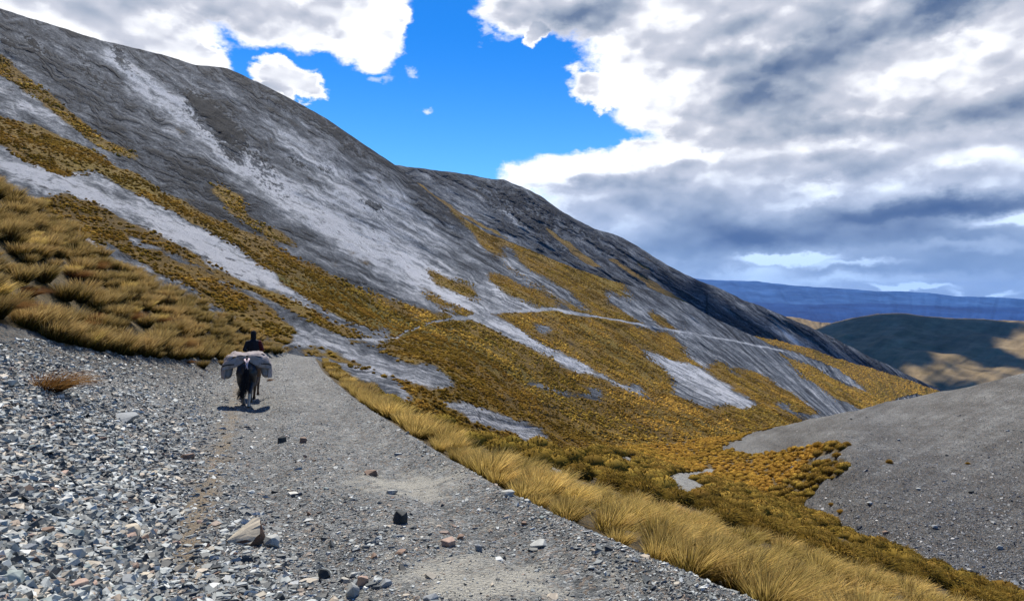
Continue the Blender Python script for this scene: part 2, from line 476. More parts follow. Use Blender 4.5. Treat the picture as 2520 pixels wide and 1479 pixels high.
M_NEAR = mat_near()
M_SLOPE = mat_slope('mountain_scree', 1.0)
M_FAR = mat_slope('far_mountain_scree', 0.45)
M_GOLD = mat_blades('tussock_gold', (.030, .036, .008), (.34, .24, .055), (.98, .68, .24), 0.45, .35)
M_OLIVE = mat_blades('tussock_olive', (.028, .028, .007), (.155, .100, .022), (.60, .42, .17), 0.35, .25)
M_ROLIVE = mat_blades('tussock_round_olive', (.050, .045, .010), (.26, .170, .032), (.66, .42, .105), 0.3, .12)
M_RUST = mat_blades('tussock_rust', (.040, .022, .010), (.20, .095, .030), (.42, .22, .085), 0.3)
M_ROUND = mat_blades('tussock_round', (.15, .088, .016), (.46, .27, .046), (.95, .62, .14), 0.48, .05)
M_STONE = mat_stones()

# ------------------------------------------------------------------ near ground: track, bank, gully, right hill
# right edge of the track, world metres (x at forward distance y), track falls 4.6 %
ye = np.array([-40, 1, 3, 5.8, 6.98, 9.8, 13.2, 22.9, 40, 60, 100])
xe = np.array([24, 4.6, 3.5, 1.97, 1.25, -.17, -1.57, -5.3, -11.2, -17.4, -29])
def x_edge(y): return np.interp(y, ye, xe)
def z_road(y): return -2.3 - 0.046 * y


def march(px, py, zf):
    """first hit of the view rays with z = zf(x, y); returns inverse distance"""
    a = (px - CX) / F; b = (CY - py) / F
    ys = np.geomspace(0.8, 400, 260)
    w = np.full(px.shape, 1 / 400.0); prev = None; done = np.zeros(px.shape, bool); yp = ys[0]
    for y in ys:
        dlt = b * y - zf(a * y, y)
        if prev is not None:
            hit = (dlt <= 0) & (prev > 0) & ~done
            t = np.clip(prev / (prev - dlt + 1e-12), 0, 1)
            w = np.where(hit, 1 / (yp + (y - yp) * t), w); done |= hit
        else:
            w = np.where(dlt <= 0, 1 / ys[0], w); done |= dlt <= 0
        prev = dlt; yp = y
    return w


def z_right(x, y):
    t = (x - x_edge(y)) * .915
    return z_road(y) - np.where(t > 0, 0.334 * t, 0.334 * t * 0.0 + 0.334 * t)
def z_talus(x, y):
    t = (x_edge(y) - 4.8 - x) * .915
    return z_road(y) + 0.5 * t


f_grass = tps([(0, 800, .056), (200, 850, .046), (400, 880, .036), (560, 890, .024), (650, 885, .018), (0, 460, .031), (200, 590, .028),
               (400, 700, .024), (600, 805, .0185), (700, 860, .0165), (-500, 200, .036), (-500, 700, .08), (0, 1100, .075), (0, 1479, .09),
               (400, 1200, .04), (700, 1200, .02), (1260, 1479, -.05), (1260, 1100, -.02), (2500, 1479, -.3), (2500, 900, -.2), (0, 2600, .1), (-500, 2600, .1),
               (900, 950, .0), (0, 620, .0425)])
f_hill = tps(inv([(2520, 920, 75), (2180, 990, 95), (1830, 1068, 135), (1370, 1112, 150), (2085, 1095, 56), (2050, 1280, 44), (2520, 1479, 30),
                  (2250, 1400, 34), (2520, 1200, 43), (1700, 1200, 66), (1500, 1150, 100), (1500, 1300, 85), (1200, 1090, 140), (1000, 1020, 130),
                  (3100, 800, 65), (3100, 1300, 33), (1900, 1150, 74), (1650, 1120, 105), (1830, 1250, 56)]) +
             [(1300, 1479, .02), (3100, 2600, .05), (2000, 2600, .04), (600, 2600, .02), (700, 1100, .004), (0, 1400, 0.0)])
T1 = curve([(-600, 60), (0, 460), (200, 592), (400, 702), (520, 765), (600, 806), (650, 838), (690, 866), (730, 874), (775, 880), (870, 945), (1000, 1012),
            (1200, 1078), (1300, 1102), (1370, 1112), (1500, 1104), (1650, 1090), (1830, 1068), (1980, 1036), (2100, 1010), (2180, 990), (2320, 965), (2520, 920), (3100, 800)])

cpx = np.arange(-620, 3120, 8.0); cpy = np.concatenate([np.arange(40, 1600, 8.0), np.arange(1600, 5200, 60.0)])
GX, GY = np.meshgrid(cpx, cpy)
_wr = (GY - 816.5) / 3864.0
_wright = march(GX, GY, z_right)
_wt = march(GX, GY, z_talus)
_wh = f_hill(GX, GY); _wg = f_grass(GX, GY)
_wh = np.where(GX < 1250, np.minimum(_wh, .010), _wh)
_w = smin(np.maximum(_wr, 1e-4), _wright, 0.0015)
_w = smax(_w, _wh, 0.0015)
_w = smax(_w, _wt, 0.004)
_w = smax(_w, np.where(GX < 900, _wg, 0), 0.003)
W1 = np.maximum(_w, 0.0055)


def bil(A, px, py):
    fx = np.interp(px, cpx, np.arange(len(cpx))); fy = np.interp(py, cpy, np.arange(len(cpy)))
    x0 = np.clip(np.floor(fx).astype(int), 0, len(cpx) - 2); y0 = np.clip(np.floor(fy).astype(int), 0, len(cpy) - 2)
    u = fx - x0; v = fy - y0
    return (A[y0, x0] * (1 - u) + A[y0, x0 + 1] * u) * (1 - v) + (A[y0 + 1, x0] * (1 - u) + A[y0 + 1, x0 + 1] * u) * v


PYf = curve([(-600, 660), (0, 830), (150, 878), (250, 890), (400, 905), (520, 905), (640, 880)])


def s1_masks(px, py, P):
    """(grass, brown, tone, dust, road) on the near ground"""
    n1 = fbm(px / 40, py / 25, 3); n2 = fbm(px / 40 + 50, py / 25 + 9, 3)
    qx, qy = px + n1 * 16, py + n2 * 12
    t = P[..., 0] - x_edge(P[..., 1])
    road = (t < 0.05 + .15 * n1) & (t > -4.9 + .4 * n2) & (P[..., 1] < 62) & (py > 868)
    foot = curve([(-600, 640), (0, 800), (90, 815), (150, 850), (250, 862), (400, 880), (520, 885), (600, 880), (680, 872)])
    bank = (px < 700) & (qy < foot(qx)) & ~road
    right = (t > 0.1) & (px > 700)
    scree_hill = inpoly(qx, qy, [(1770, 1100), (1830, 1072), (1980, 1030), (2180, 985), (2520, 900), (3200, 700), (3200, 1700), (2560, 1460), (2400, 1430),
                                 (2290, 1390), (2180, 1350), (2120, 1330), (2060, 1290), (1965, 1250), (2010, 1205), (2090, 1150), (2090, 1140), (1990, 1135), (2085, 1098), (2070, 1092), (1960, 1105), (1850, 1115)])
    holes = np.zeros(px.shape, bool)
    for pl in ([(1460, 1122), (1520, 1120), (1560, 1135), (1590, 1138), (1540, 1148), (1500, 1132)],
               [(1640, 1165), (1750, 1150), (1760, 1158), (1700, 1180), (1740, 1200), (1730, 1220), (1700, 1228), (1650, 1225), (1630, 1190)],
               [(1250, 1105), (1330, 1135), (1390, 1160), (1360, 1165), (1290, 1140)],
               [(1640, 1350), (1700, 1380), (1730, 1390), (1690, 1395), (1650, 1375)], [(2110, 1450), (2160, 1470), (2120, 1470)]):
        holes |= inpoly(qx, qy, pl)
    grass = bank | (right & ~scree_hill & ~holes)
    brown = np.zeros(px.shape)
    trk = curve([(860, 650), (900, 600), (1000, 580), (1100, 545), (1300, 470), (1500, 440), (1700, 420)])
    brown = np.exp(-((px - trk(py) - n1 * 25) / np.interp(py, [880, 1479], [26, 75])) ** 2) * np.interp(py, [900, 1150, 1300, 1479], [.5, .7, 1.0, .8])
    dust = np.zeros(px.shape)
    for (cx, cy, rx, ry, k) in ((1180, 1425, 330, 80, 1.1), (1000, 1185, 240, 45, .9), (900, 1090, 110, 40, .5), (1050, 1300, 230, 60, .45), (760, 960, 80, 60, .4), (1450, 1480, 180, 40, .5)):
        dust = np.maximum(dust, k * np.exp(-(((px - cx) / rx) ** 2 + ((py - cy) / ry) ** 2)))
    tone = 0.5 + 0.1 * n1
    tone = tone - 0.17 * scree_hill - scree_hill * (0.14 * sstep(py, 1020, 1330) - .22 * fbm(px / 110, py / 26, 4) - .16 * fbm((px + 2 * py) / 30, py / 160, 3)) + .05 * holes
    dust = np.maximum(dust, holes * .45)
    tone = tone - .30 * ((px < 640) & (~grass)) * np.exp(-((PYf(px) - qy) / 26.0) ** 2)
    return grass, brown, tone, dust, road, scree_hill


def s1_disp(P, grass, road, hill):
    x, y = P[..., 0], P[..., 1]
    t = x - x_edge(y)
    z = 0.035 * fbm(x * 1.2, y * 1.2, 4) * (y < 60)
    rut = -0.10 * np.exp(-((t + 1.1) / .35) ** 2) - 0.10 * np.exp(-((t + 3.3) / .4) ** 2) + 0.09 * np.exp(-((t + .15) / .25) ** 2)
    z = z + rut * sstep(y, 70, 50)
    left = sstep(-t, 5.0, 6.5)
    z = z + left * (0.16 * fbm(x * .5, y * .5, 4)) * sstep(y, 3, 9)
    z = z + np.where(hill, 0.5 * fbm(x / 14, y / 14, 4) + .10 * fbm((x + y * .4) / 1.6, (y - x * .4) / 7, 3), 0)
    z = z + grass * (1 - road) * 0.12 * fbm(x / 3, y / 3, 3)
    return z


px1 = np.arange(-600, 3100, 3.0); v1 = np.concatenate([np.linspace(0, 1, 330), 1 + np.geomspace(.004, 3.2, 40)])
PX1 = np.broadcast_to(px1, (len(v1), len(px1))).copy()
PY1 = T1(px1)[None] + v1[:, None] * (1500 - T1(px1))[None]
w = bil(W1, PX1, PY1)
P1 = world(PX1, PY1, w)
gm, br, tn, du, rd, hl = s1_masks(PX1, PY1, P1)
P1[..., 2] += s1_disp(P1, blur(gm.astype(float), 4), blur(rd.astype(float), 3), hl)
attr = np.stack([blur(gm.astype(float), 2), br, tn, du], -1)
# the ground goes on behind its own skyline
sk = []
top = P1[0]
for k, (dd, dz) in enumerate(((1.0, -.35), (3, -1.4), (8, -4.5), (20, -13), (45, -30))):
    d = top[:, :2] / np.linalg.norm(top[:, :2], axis=1, keepdims=True)
    s = np.clip(top[:, 1] / 40, .5, 2)[:, None]
    sk.append(np.concatenate([top[:, :2] + d * dd * s, top[:, 2:] + dz * s], 1))
P1s = np.concatenate([np.array(sk[::-1]), P1], 0)
A1s = np.concatenate([np.repeat(attr[:1], 5, 0), attr], 0)
rd_s = np.concatenate([np.repeat(rd[:1], 5, 0), rd], 0); hl_s = np.concatenate([np.repeat(hl[:1], 5, 0), hl], 0)
fc = grid_faces(*P1s.shape[:2])
fr = rd_s.ravel()[fc[:, 0]]; fh = hl_s.ravel()[fc[:, 0]] & ~fr
for nm, sel in (('gravel_track', fr), ('scree_hill', fh), ('hillside', ~fr & ~fh)):
    V, Q, A = compact(P1s.reshape(-1, 3), fc[sel], {'m': A1s.reshape(-1, 4)})
    tag(obj_me(nm, mesh_np(nm, V, Q, M_NEAR, True, A)), kind='structure')


def surround():
    """the same hillside carried on to the left, behind the viewer and to the right"""
    lc = P1[::-1, 0][::-1]; rc = P1[:, -1]
    loop = np.concatenate([P1[:, 0], P1[-1], P1[:, -1][::-1]])
    d = loop[:, :2] - np.array([0, 9.0]); d /= np.linalg.norm(d, axis=1, keepdims=True)
    def zf(x, y):
        t = (x - x_edge(y)) * .915; l = np.maximum(-t - 4.4, 0)
        return -.046 * y - .334 * np.clip(t, 0, 60) + .5 * l + .35 * np.clip(l - 4, 0, 30)
    rows = []
    for o in (-.35, 0, .4, 1, 2, 4, 8, 15, 28, 50):
        q = loop[:, :2] + d * o
        z = loop[:, 2] + zf(q[:, 0], q[:, 1]) - zf(loop[:, 0], loop[:, 1]) + (-.06 if o < 0 else 0 if o == 0 else .05 * fbm(q[:, 0], q[:, 1], 3))
        rows.append(np.concatenate([q, z[:, None]], 1))
    G = np.array(rows); t = x_edge(G[..., 1]) - G[..., 0]
    A = np.zeros(G.shape[:2] + (4,)); A[..., 0] = ((t > 9) | (t < -.3)); A[..., 2] = .5
    tag(obj_me('hillside', mesh_np('hillside', G, grid_faces(*G.shape[:2]), M_NEAR, True, {'m': A.reshape(-1, 4)})), kind='structure')


surround()


def normals_grid(P):
    du = np.gradient(P, axis=1); dv = np.gradient(P, axis=0)
    n = np.cross(du, dv); n /= np.linalg.norm(n, axis=-1, keepdims=True) + 1e-9
    n[n[..., 2] < 0] *= -1
    return n


N1 = normals_grid(P1)

# ------------------------------------------------------------------ the big valley side
f2 = tps(inv([(-400, -150, 300), (0, 22, 300), (0, 200, 230), (0, 450, 130), (-400, 300, 120), (560, 170, 400), (560, 400, 260), (600, 800, 100), (300, 650, 105),
              (300, 400, 190), (800, 290, 480), (970, 405, 560), (800, 600, 240), (740, 820, 105), (960, 832, 155), (1110, 785, 250), (1230, 768, 330),
              (1370, 762, 400), (1520, 790, 460), (1640, 812, 540), (1900, 860, 750), (1130, 530, 600), (1290, 610, 600), (1500, 690, 620), (1690, 745, 680),
              (1850, 825, 780), (2190, 990, 800), (1000, 1000, 72), (1200, 1070, 105), (1370, 1108, 150), (1650, 1065, 230), (1980, 1030, 380), (1200, 950, 150),
              (1500, 950, 280), (1700, 930, 400), (2350, 1050, 800)]))
T2pts = [(-400, -130), (0, 22), (130, 62), (250, 100), (400, 135), (480, 160), (530, 165), (560, 168), (600, 187), (700, 235), (800, 290), (880, 345), (940, 385), (970, 405),
         (1050, 470), (1130, 530), (1200, 575), (1290, 610), (1400, 655), (1500, 690), (1600, 715), (1690, 745), (1760, 785), (1850, 825), (1930, 865), (2000, 900),
         (2100, 950), (2190, 990), (2350, 1060)]
T2 = curve(T2pts)


def rk0(m): return np.clip(1 - m[..., 0] * 1.2, 0, 1)


def fall_px(PX, PY, fang):
    """coordinates across and along the fall line; the slopes fan in towards the valley mouth"""
    if fang <= 0:
        ca, sa = math.cos(fang), math.sin(fang); return -PX * sa + PY * ca, PX * ca + PY * sa
    vx, vy = (2300, 1250) if fang < .54 else (2750, 1420)
    return np.arctan2(PY - vy, PX - vx).clip(-9, 9) % (2 * np.pi) * 1600, np.hypot(PX - vx, PY - vy)


def sheet(name, fw, T, B, x0, x1, dx, rows, paint, mat, amp, skirt=True, gully=0.0, kind='structure', fang=0.5, rough=1.0, detail=1.0):
    px = np.arange(x0, x1, dx); v = np.linspace(0, 1, rows)
    t = T(px) + fbm(px / 45.0, px * 0 + x0, 4) * rough * 4
    PX = np.broadcast_to(px, (rows, len(px))).copy(); PY = t[None] + v[:, None] * (B(px) - t)[None]
    w = np.maximum(fw(PX, PY), 1e-5)
    D = 1 / w
    # fall-line coordinates in metres at the local distance
    ac, al = fall_px(PX, PY, fang); ac = ac / F; al = al / F
    Dm = np.median(D)
    q = fbm(ac * 28, al * 4.5, 4)
    q2 = fbm(ac * 90 + 5, al * 16, 3)
    edge = sstep(v, 0, .05)[:, None]
    D = D * (1 + (gully * (0.030 * q + .006 * q2)) * (0.3 + .7 * edge))
    m = paint(PX, PY)
    crg = blur(sstep(.30 - m[..., 2], 0, .25), 2) * rk0(m)
    am, bm_ = ac * Dm, al * Dm
    rdg = lambda a, b: 1 - 2 * np.abs(fbm(a, b, 4))
    rk = np.clip(1 - blur(m[..., 0], 5) * 1.1, .12, 1)
    D = D - edge * detail * np.clip(D / 380, .08, 1.2) * (rk * (.6 * rdg(am / 9, bm_ / 40) + .45 * fbm(am / 3.2, bm_ / 9, 3)) + crg * (4.0 * rdg(am / 8, bm_ / 10) + 2.0 * fbm(am / 2.5, bm_ / 2.5, 2))
                             + 4.2 * rk * rdg(am / 34 + 3, bm_ / 200))
    P = np.stack([(PX - CX) / F * D, D, EYE + (CY - PY) / F * D], -1)
    P[..., 2] += amp * fbm(P[..., 0] / max(30, 11 * amp), P[..., 1] / max(30, 11 * amp), 4) * edge
    fall = np.zeros(PX.shape + (4,)); fall[..., 0] = ac * Dm; fall[..., 1] = al * Dm; fall[..., 3] = 1
    Ps, As, Fs = P, m, fall
    if skirt:
        top = P[0]; d = top[:, :2] / np.linalg.norm(top[:, :2], axis=1, keepdims=True); s = top[:, 1:2] / 400
        sk = [np.concatenate([top[:, :2] + d * a * s, top[:, 2:] + z * s], 1) for a, z in ((6, -2), (20, -9), (60, -36), (200, -150))]
        Ps = np.concatenate([np.array(sk[::-1]), P]); As = np.concatenate([np.repeat(m[:1], 4, 0), m]); Fs = np.concatenate([np.repeat(fall[:1], 4, 0), fall])
    me = mesh_np(name, Ps, grid_faces(*Ps.shape[:2]), mat, True, {'m': As.reshape(-1, 4), 'fall': Fs.reshape(-1, 4)})
    o = obj_me(name, me); tag(o, kind=kind)
    return PX, PY, P, m


def painter(grass, cut=(), green=(), tones=(), crags=(), base=0.5, warp=10, bl=2, fang=0.5, rock_amp=1.0, tracks=()):
    def f(PX, PY):
        n1 = fbm(PX / 26, PY / 20, 4); n2 = fbm(PX / 26 + 31, PY / 20 + 7, 4)
        n3 = fbm(PX / 90, PY / 90, 2); n4 = fbm(PX / 7, PY / 5, 2)
        ca, sa = math.cos(fang), math.sin(fang)
        ac, al = fall_px(PX, PY, fang)
        sn = fbm(ac / 16, al / 150, 4)
        qx, qy = PX + n1 * warp * ca * 2 + n3 * warp + n4 * 5, PY + n2 * warp + sn * warp * .9 + n4 * 4
        g = np.zeros(PX.shape)
        for p in grass: g = np.maximum(g, inpoly(qx, qy, p))
        for p in cut: g = np.where(inpoly(qx, qy, p), 0, g)
        g = blur(g, bl)
        gr = np.zeros(PX.shape)
        for (cx, cy, rx, ry, a, k) in green:
            c_, s_ = math.cos(a), math.sin(a); dx, dy = PX - cx, PY - cy
            gr = np.maximum(gr, k * np.exp(-(((dx * c_ + dy * s_) / rx) ** 2 + ((-dx * s_ + dy * c_) / ry) ** 2)))
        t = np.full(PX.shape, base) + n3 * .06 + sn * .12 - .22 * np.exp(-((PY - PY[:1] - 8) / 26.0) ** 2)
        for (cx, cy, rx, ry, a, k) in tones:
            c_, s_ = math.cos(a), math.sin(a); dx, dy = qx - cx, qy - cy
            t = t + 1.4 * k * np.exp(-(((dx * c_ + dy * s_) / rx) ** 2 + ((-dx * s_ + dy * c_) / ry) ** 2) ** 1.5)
        cr = np.zeros(PX.shape)
        for (cx, cy, rx, ry, a, k) in crags:
            c_, s_ = math.cos(a), math.sin(a); dx, dy = PX + n4 * 8 + n1 * 8 - cx, PY + n4 * 6 + n2 * 8 - cy
            cr = np.maximum(cr, k * np.exp(-(((dx * c_ + dy * s_) / rx) ** 2 + ((-dx * s_ + dy * c_) / ry) ** 2) ** 1.5))
        t = np.where(t < .34, .34 + (t - .34) * .5, t)
        t = np.where(t > .74, .74 + (t - .74) * .5, t)
        # debris chutes, crisp stripes and broken rock, all fixed to the slope
        ridge = lambda a, b, o=4: 1 - 2 * np.abs(fbm(a, b, o))
        st1 = fbm(ac / 7 + fbm(PX / 60, PY / 60, 2) * 3, al / 120, 4); st2 = ridge(ac / 20, al / 260, 4); st3 = fbm(ac / 3.2, al / 40, 3)
        mt = fbm(ac / 22, al / 44, 5, .62); ch = fbm(PX / 7.5, PY / 5.5, 4, .65)
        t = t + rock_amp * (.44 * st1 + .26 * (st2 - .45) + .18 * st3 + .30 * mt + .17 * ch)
        chip = sstep(ch + .55 * fbm(PX / 22, PY / 16, 3) + 1.15 * cr - .74, -.06, .06)
        cr = np.minimum(cr, .95)
        t = t + .22 * fbm(PX / 4.0, PY / 3.0, 2) * sstep(cr, .05, .4) - .50 * chip * sstep(cr, .05, .4) + .10 * sstep(cr, .1, .5) * (1 - chip)
        for pl, wd in tracks:
            q = np.array(pl, float); best = np.full(PX.shape, 1e9)
            jx = PX + 2.0 * fbm(PX / 30, PY / 30, 2); jy = PY + 1.6 * fbm(PX / 24 + 9, PY / 24, 2)
            for (x0_, y0_), (x1_, y1_) in zip(q[:-1], q[1:]):
                L2 = (x1_ - x0_) ** 2 + (y1_ - y0_) ** 2; u_ = np.clip(((jx - x0_) * (x1_ - x0_) + (jy - y0_) * (y1_ - y0_)) / L2, 0, 1)
                best = np.minimum(best, np.hypot(jx - x0_ - u_ * (x1_ - x0_), jy - y0_ - u_ * (y1_ - y0_)))
            wd = wd * (1 + .3 * fbm(PX / 18, PY / 18, 2)); f_ = sstep(best, wd + 1.2, wd - .6)
            g = g * (1 - f_) - .5 * f_; t = t * (1 - f_) + (.82 + .06 * n4) * f_
            up = sstep(best, wd + 4, wd + 1) * (1 - f_); t = t + .05 * up
        return np.stack([g, gr, t, cr * .0], -1)
    return f


G2 = [
    [(-60, 100), (0, 140), (60, 185), (130, 240), (200, 300), (270, 350), (345, 388), (300, 385), (230, 350), (150, 290), (80, 235), (0, 182), (-60, 150)],
    [(-60, 260), (0, 283), (100, 315), (200, 355), (330, 430), (430, 490), (520, 540), (640, 590), (760, 650), (860, 700), (960, 740), (1060, 765), (1112, 782), (1040, 800), (950, 845),
     (880, 810), (800, 760), (700, 700), (640, 650), (540, 585), (420, 515), (320, 465), (240, 425), (180, 420), (170, 440), (60, 395), (0, 355), (-60, 330)],
    [(508, 448), (560, 466), (620, 500), (590, 508), (640, 550), (720, 590), (770, 622), (700, 600), (620, 560), (550, 510)],
    [(100, 485), (170, 480), (240, 510), (330, 555), (400, 590), (500, 645), (600, 692), (680, 722), (770, 770), (860, 815), (930, 842), (860, 838), (780, 800), (700, 755), (620, 718),
     (520, 672), (430, 625), (330, 580), (300, 590), (250, 600), (190, 575), (120, 530)],
    [(250, 570), (330, 600), (400, 625), (500, 672), (600, 725), (660, 760), (735, 805), (700, 830), (640, 800), (590, 770), (510, 735), (470, 700), (420, 690), (350, 640), (280, 610)],
    [(590, 765), (680, 790), (735, 808), (700, 832), (640, 822), (590, 795)],
    # floor of the valley below the old track
    [(700, 838), (760, 815), (880, 850), (960, 850), (1030, 806), (1112, 788), (1170, 790), (1230, 812), (1330, 862), (1440, 917), (1560, 968), (1700, 1025), (1850, 1055), (1800, 1120), (1400, 1180),
     (1150, 1180), (800, 1000), (640, 900), (600, 850)],
    # right hand gold slopes
    [(1100, 500), (1200, 575), (1290, 605), (1500, 680), (1480, 715), (1530, 775), (1600, 798), (1560, 800), (1440, 778), (1380, 745), (1320, 712), (1250, 655), (1180, 590)],
    [(1200, 775), (1260, 768), (1370, 765), (1450, 780), (1560, 805), (1650, 820), (1690, 880), (1740, 915), (1770, 890), (1850, 950), (1920, 1000), (1990, 1040), (1850, 1120), (1740, 1080), (1640, 1000), (1560, 950),
     (1450, 900), (1350, 850), (1270, 800)],
    [(1040, 658), (1100, 680), (1160, 700), (1185, 745), (1120, 712), (1060, 690)],
    [(1200, 668), (1235, 680), (1300, 712), (1380, 750), (1300, 758), (1330, 748), (1270, 735), (1225, 700)],
    [(1030, 718), (1080, 733), (1170, 775), (1130, 778), (1060, 745)],
    [(1920, 870), (2000, 905), (2080, 945), (2200, 990), (2140, 1020), (2050, 975), (1980, 925)],
    [(1860, 925), (1920, 950), (1970, 985), (2010, 1020), (1960, 1012), (1900, 970)],
    [(1800, 900), (1850, 910), (1890, 950), (1930, 985), (1900, 990), (1850, 950)],
    [(1500, 690), (1530, 700), (1540, 730), (1560, 745), (1530, 735), (1500, 710)],
    [(1600, 755), (1640, 790), (1680, 815), (1630, 810), (1605, 785)],
]
C2 = [
    [(640, 835), (700, 838), (750, 815), (790, 815), (900, 858), (1000, 900), (1080, 930), (1110, 955), (1130, 975), (1040, 955), (960, 925), (860, 880), (760, 842)],
    [(700, 855), (780, 875), (860, 905), (960, 945), (1030, 985), (980, 990), (920, 962), (840, 920), (760, 885), (690, 870)],
    [(1040, 968), (1150, 995), (1250, 1030), (1335, 1062), (1350, 1098), (1300, 1090), (1260, 1060), (1190, 1045), (1140, 1015)],
    [(1140, 780), (1200, 772), (1300, 830), (1400, 885), (1500, 932), (1610, 982), (1560, 968), (1440, 920), (1330, 865), (1220, 812)],
    [(1318, 800), (1365, 808), (1358, 828), (1330, 818)], [(1380, 830), (1400, 828), (1432, 850), (1405, 850)],
    [(1540, 830), (1640, 885), (1700, 902), (1800, 960), (1870, 998), (1840, 1005), (1740, 978), (1650, 935), (1620, 895)],
    [(1640, 945), (1700, 965), (1760, 995), (1790, 1018), (1720, 995), (1650, 965)],
    [(1290, 930), (1360, 955), (1470, 985), (1480, 995), (1400, 975), (1300, 942)],
    [(780, 640), (850, 690), (800, 670)], [(1450, 955), (1490, 965), (1480, 975), (1445, 968)],
    [(1220, 600), (1300, 660), (1420, 730), (1460, 760), (1500, 775), (1430, 755), (1330, 700), (1240, 640)],
    [(850, 780), (900, 800), (960, 822), (950, 835), (890, 815)], [(1040, 890), (1070, 900), (1075, 925), (1050, 915), (980, 895)],
    [(660, 545), (720, 590), (800, 640), (760, 620), (690, 575)],
]
def widen(pl, k):
    a = np.array(pl, float); m_ = a.mean(0); b = a - m_; n_ = np.array([-.45, .89]); d_ = (b @ n_)[:, None] * n_
    return [tuple(q) for q in m_ + b + d_ * (k - 1)]


C2 = [widen(pl, 1.38) for pl in C2]
GR2 = [(900, 760, 150, 22, .5, 1.0), (700, 690, 60, 8, .45, .9), (990, 800, 110, 22, .2, .9), (1100, 840, 140, 26, .3, .7), (1230, 900, 180, 20, .45, .6), (820, 730, 90, 10, .5, .9),
       (1060, 810, 80, 20, -.2, .8), (1090, 930, 40, 10, .2, .9), (1010, 1000, 60, 14, .4, .8), (930, 1045, 40, 12, .3, .7), (1700, 1040, 120, 14, .2, .5), (1560, 900, 150, 14, .6, .3)]
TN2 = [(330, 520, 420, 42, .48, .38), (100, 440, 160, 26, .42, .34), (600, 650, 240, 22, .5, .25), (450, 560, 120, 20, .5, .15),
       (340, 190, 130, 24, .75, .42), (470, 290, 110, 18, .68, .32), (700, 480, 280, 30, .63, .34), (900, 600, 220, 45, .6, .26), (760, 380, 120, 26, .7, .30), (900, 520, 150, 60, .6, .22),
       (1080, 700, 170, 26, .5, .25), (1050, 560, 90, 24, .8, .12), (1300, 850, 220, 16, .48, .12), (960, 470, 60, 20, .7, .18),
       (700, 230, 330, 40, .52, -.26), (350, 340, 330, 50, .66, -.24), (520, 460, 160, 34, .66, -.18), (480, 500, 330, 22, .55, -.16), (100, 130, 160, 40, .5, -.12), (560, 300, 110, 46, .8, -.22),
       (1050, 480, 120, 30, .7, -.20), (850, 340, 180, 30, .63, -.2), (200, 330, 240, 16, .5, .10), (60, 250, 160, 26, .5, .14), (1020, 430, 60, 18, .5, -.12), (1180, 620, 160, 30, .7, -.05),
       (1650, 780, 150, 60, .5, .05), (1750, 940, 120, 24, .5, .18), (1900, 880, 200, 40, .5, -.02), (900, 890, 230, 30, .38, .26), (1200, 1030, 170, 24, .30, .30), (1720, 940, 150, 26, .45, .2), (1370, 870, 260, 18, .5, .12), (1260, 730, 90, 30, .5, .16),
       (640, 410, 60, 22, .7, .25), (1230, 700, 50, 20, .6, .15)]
CR2 = [(530, 300, 100, 34, .75, .95), (575, 370, 50, 26, .8, .8), (640, 410, 70, 30, .7, .55), (300, 150, 50, 14, 1.0, .75), (800, 415, 24, 9, .4, .8), (915, 505, 28, 10, .5, .75), (730, 400, 40, 12, .6, .45),
       (85, 110, 40, 12, .6, .6), (1075, 490, 34, 7, .6, .8), (20, 110, 20, 9, .5, .8), (850, 350, 160, 20, .63, .35), (230, 180, 80, 16, .8, .4), (1120, 535, 30, 6, .7, .8), (690, 260, 90, 16, .5, .4), (680, 460, 70, 22, .6, .5)]
TR2 = [([(688, 872), (700, 852), (730, 836), (775, 812)], 2.0), ([(775, 812), (800, 822), (850, 833), (900, 838), (945, 837), (975, 829), (1000, 817), (1050, 797), (1090, 787), (1120, 784)], 1.3),
       ([(1120, 784), (1145, 785), (1170, 778), (1200, 768), (1240, 766), (1300, 764), (1340, 762), (1372, 761), (1400, 768), (1450, 776)], 2.9),
       ([(1450, 776), (1520, 788), (1580, 800), (1640, 810), (1700, 820), (1760, 830), (1820, 842), (1890, 856), (1950, 868)], 1.6)]
B2 = lambda px: T1(px) + 70
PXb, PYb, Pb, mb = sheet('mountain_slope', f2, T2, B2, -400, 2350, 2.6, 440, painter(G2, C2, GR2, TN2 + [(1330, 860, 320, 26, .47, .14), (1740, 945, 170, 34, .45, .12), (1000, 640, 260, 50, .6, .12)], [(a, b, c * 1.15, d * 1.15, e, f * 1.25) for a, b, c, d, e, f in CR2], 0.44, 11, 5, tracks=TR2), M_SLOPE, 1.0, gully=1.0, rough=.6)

# spur beyond the front one
f3 = tps(inv([(1750, 800, 1000), (1830, 822, 950), (2060, 880, 1000), (2320, 965, 1050), (2060, 960, 850), (2320, 1060, 850), (1850, 900, 850)]))
PX3, PY3, P3, m3 = sheet('valley_spur', f3, curve([(1740, 815), (1830, 821), (1900, 836), (1990, 856), (2060, 882), (2140, 906), (2240, 936), (2320, 966), (2460, 1020)]),
      lambda px: T1(px) + 60, 1740, 2440, 3, 110,
      painter([[(1800, 800), (1900, 830), (2000, 850), (2150, 905), (2340, 968), (2340, 985), (2250, 965), (2180, 990), (2120, 950), (2040, 895), (1900, 845), (1800, 830)],
               [(2080, 900), (2170, 925), (2200, 985), (2170, 1000), (2130, 960)], [(2240, 940), (2330, 965), (2300, 1000), (2260, 970)]],
              tones=[(2000, 920, 200, 30, .5, .1), (2120, 960, 60, 30, .6, .12), (2230, 960, 30, 20, .6, -.15)], crags=[(2030, 915, 16, 10, .5, .7), (2060, 940, 10, 8, .5, .7), (2220, 975, 30, 14, .6, .6)], base=.46, warp=7), M_SLOPE, 1.5, gully=.6, detail=1.3)

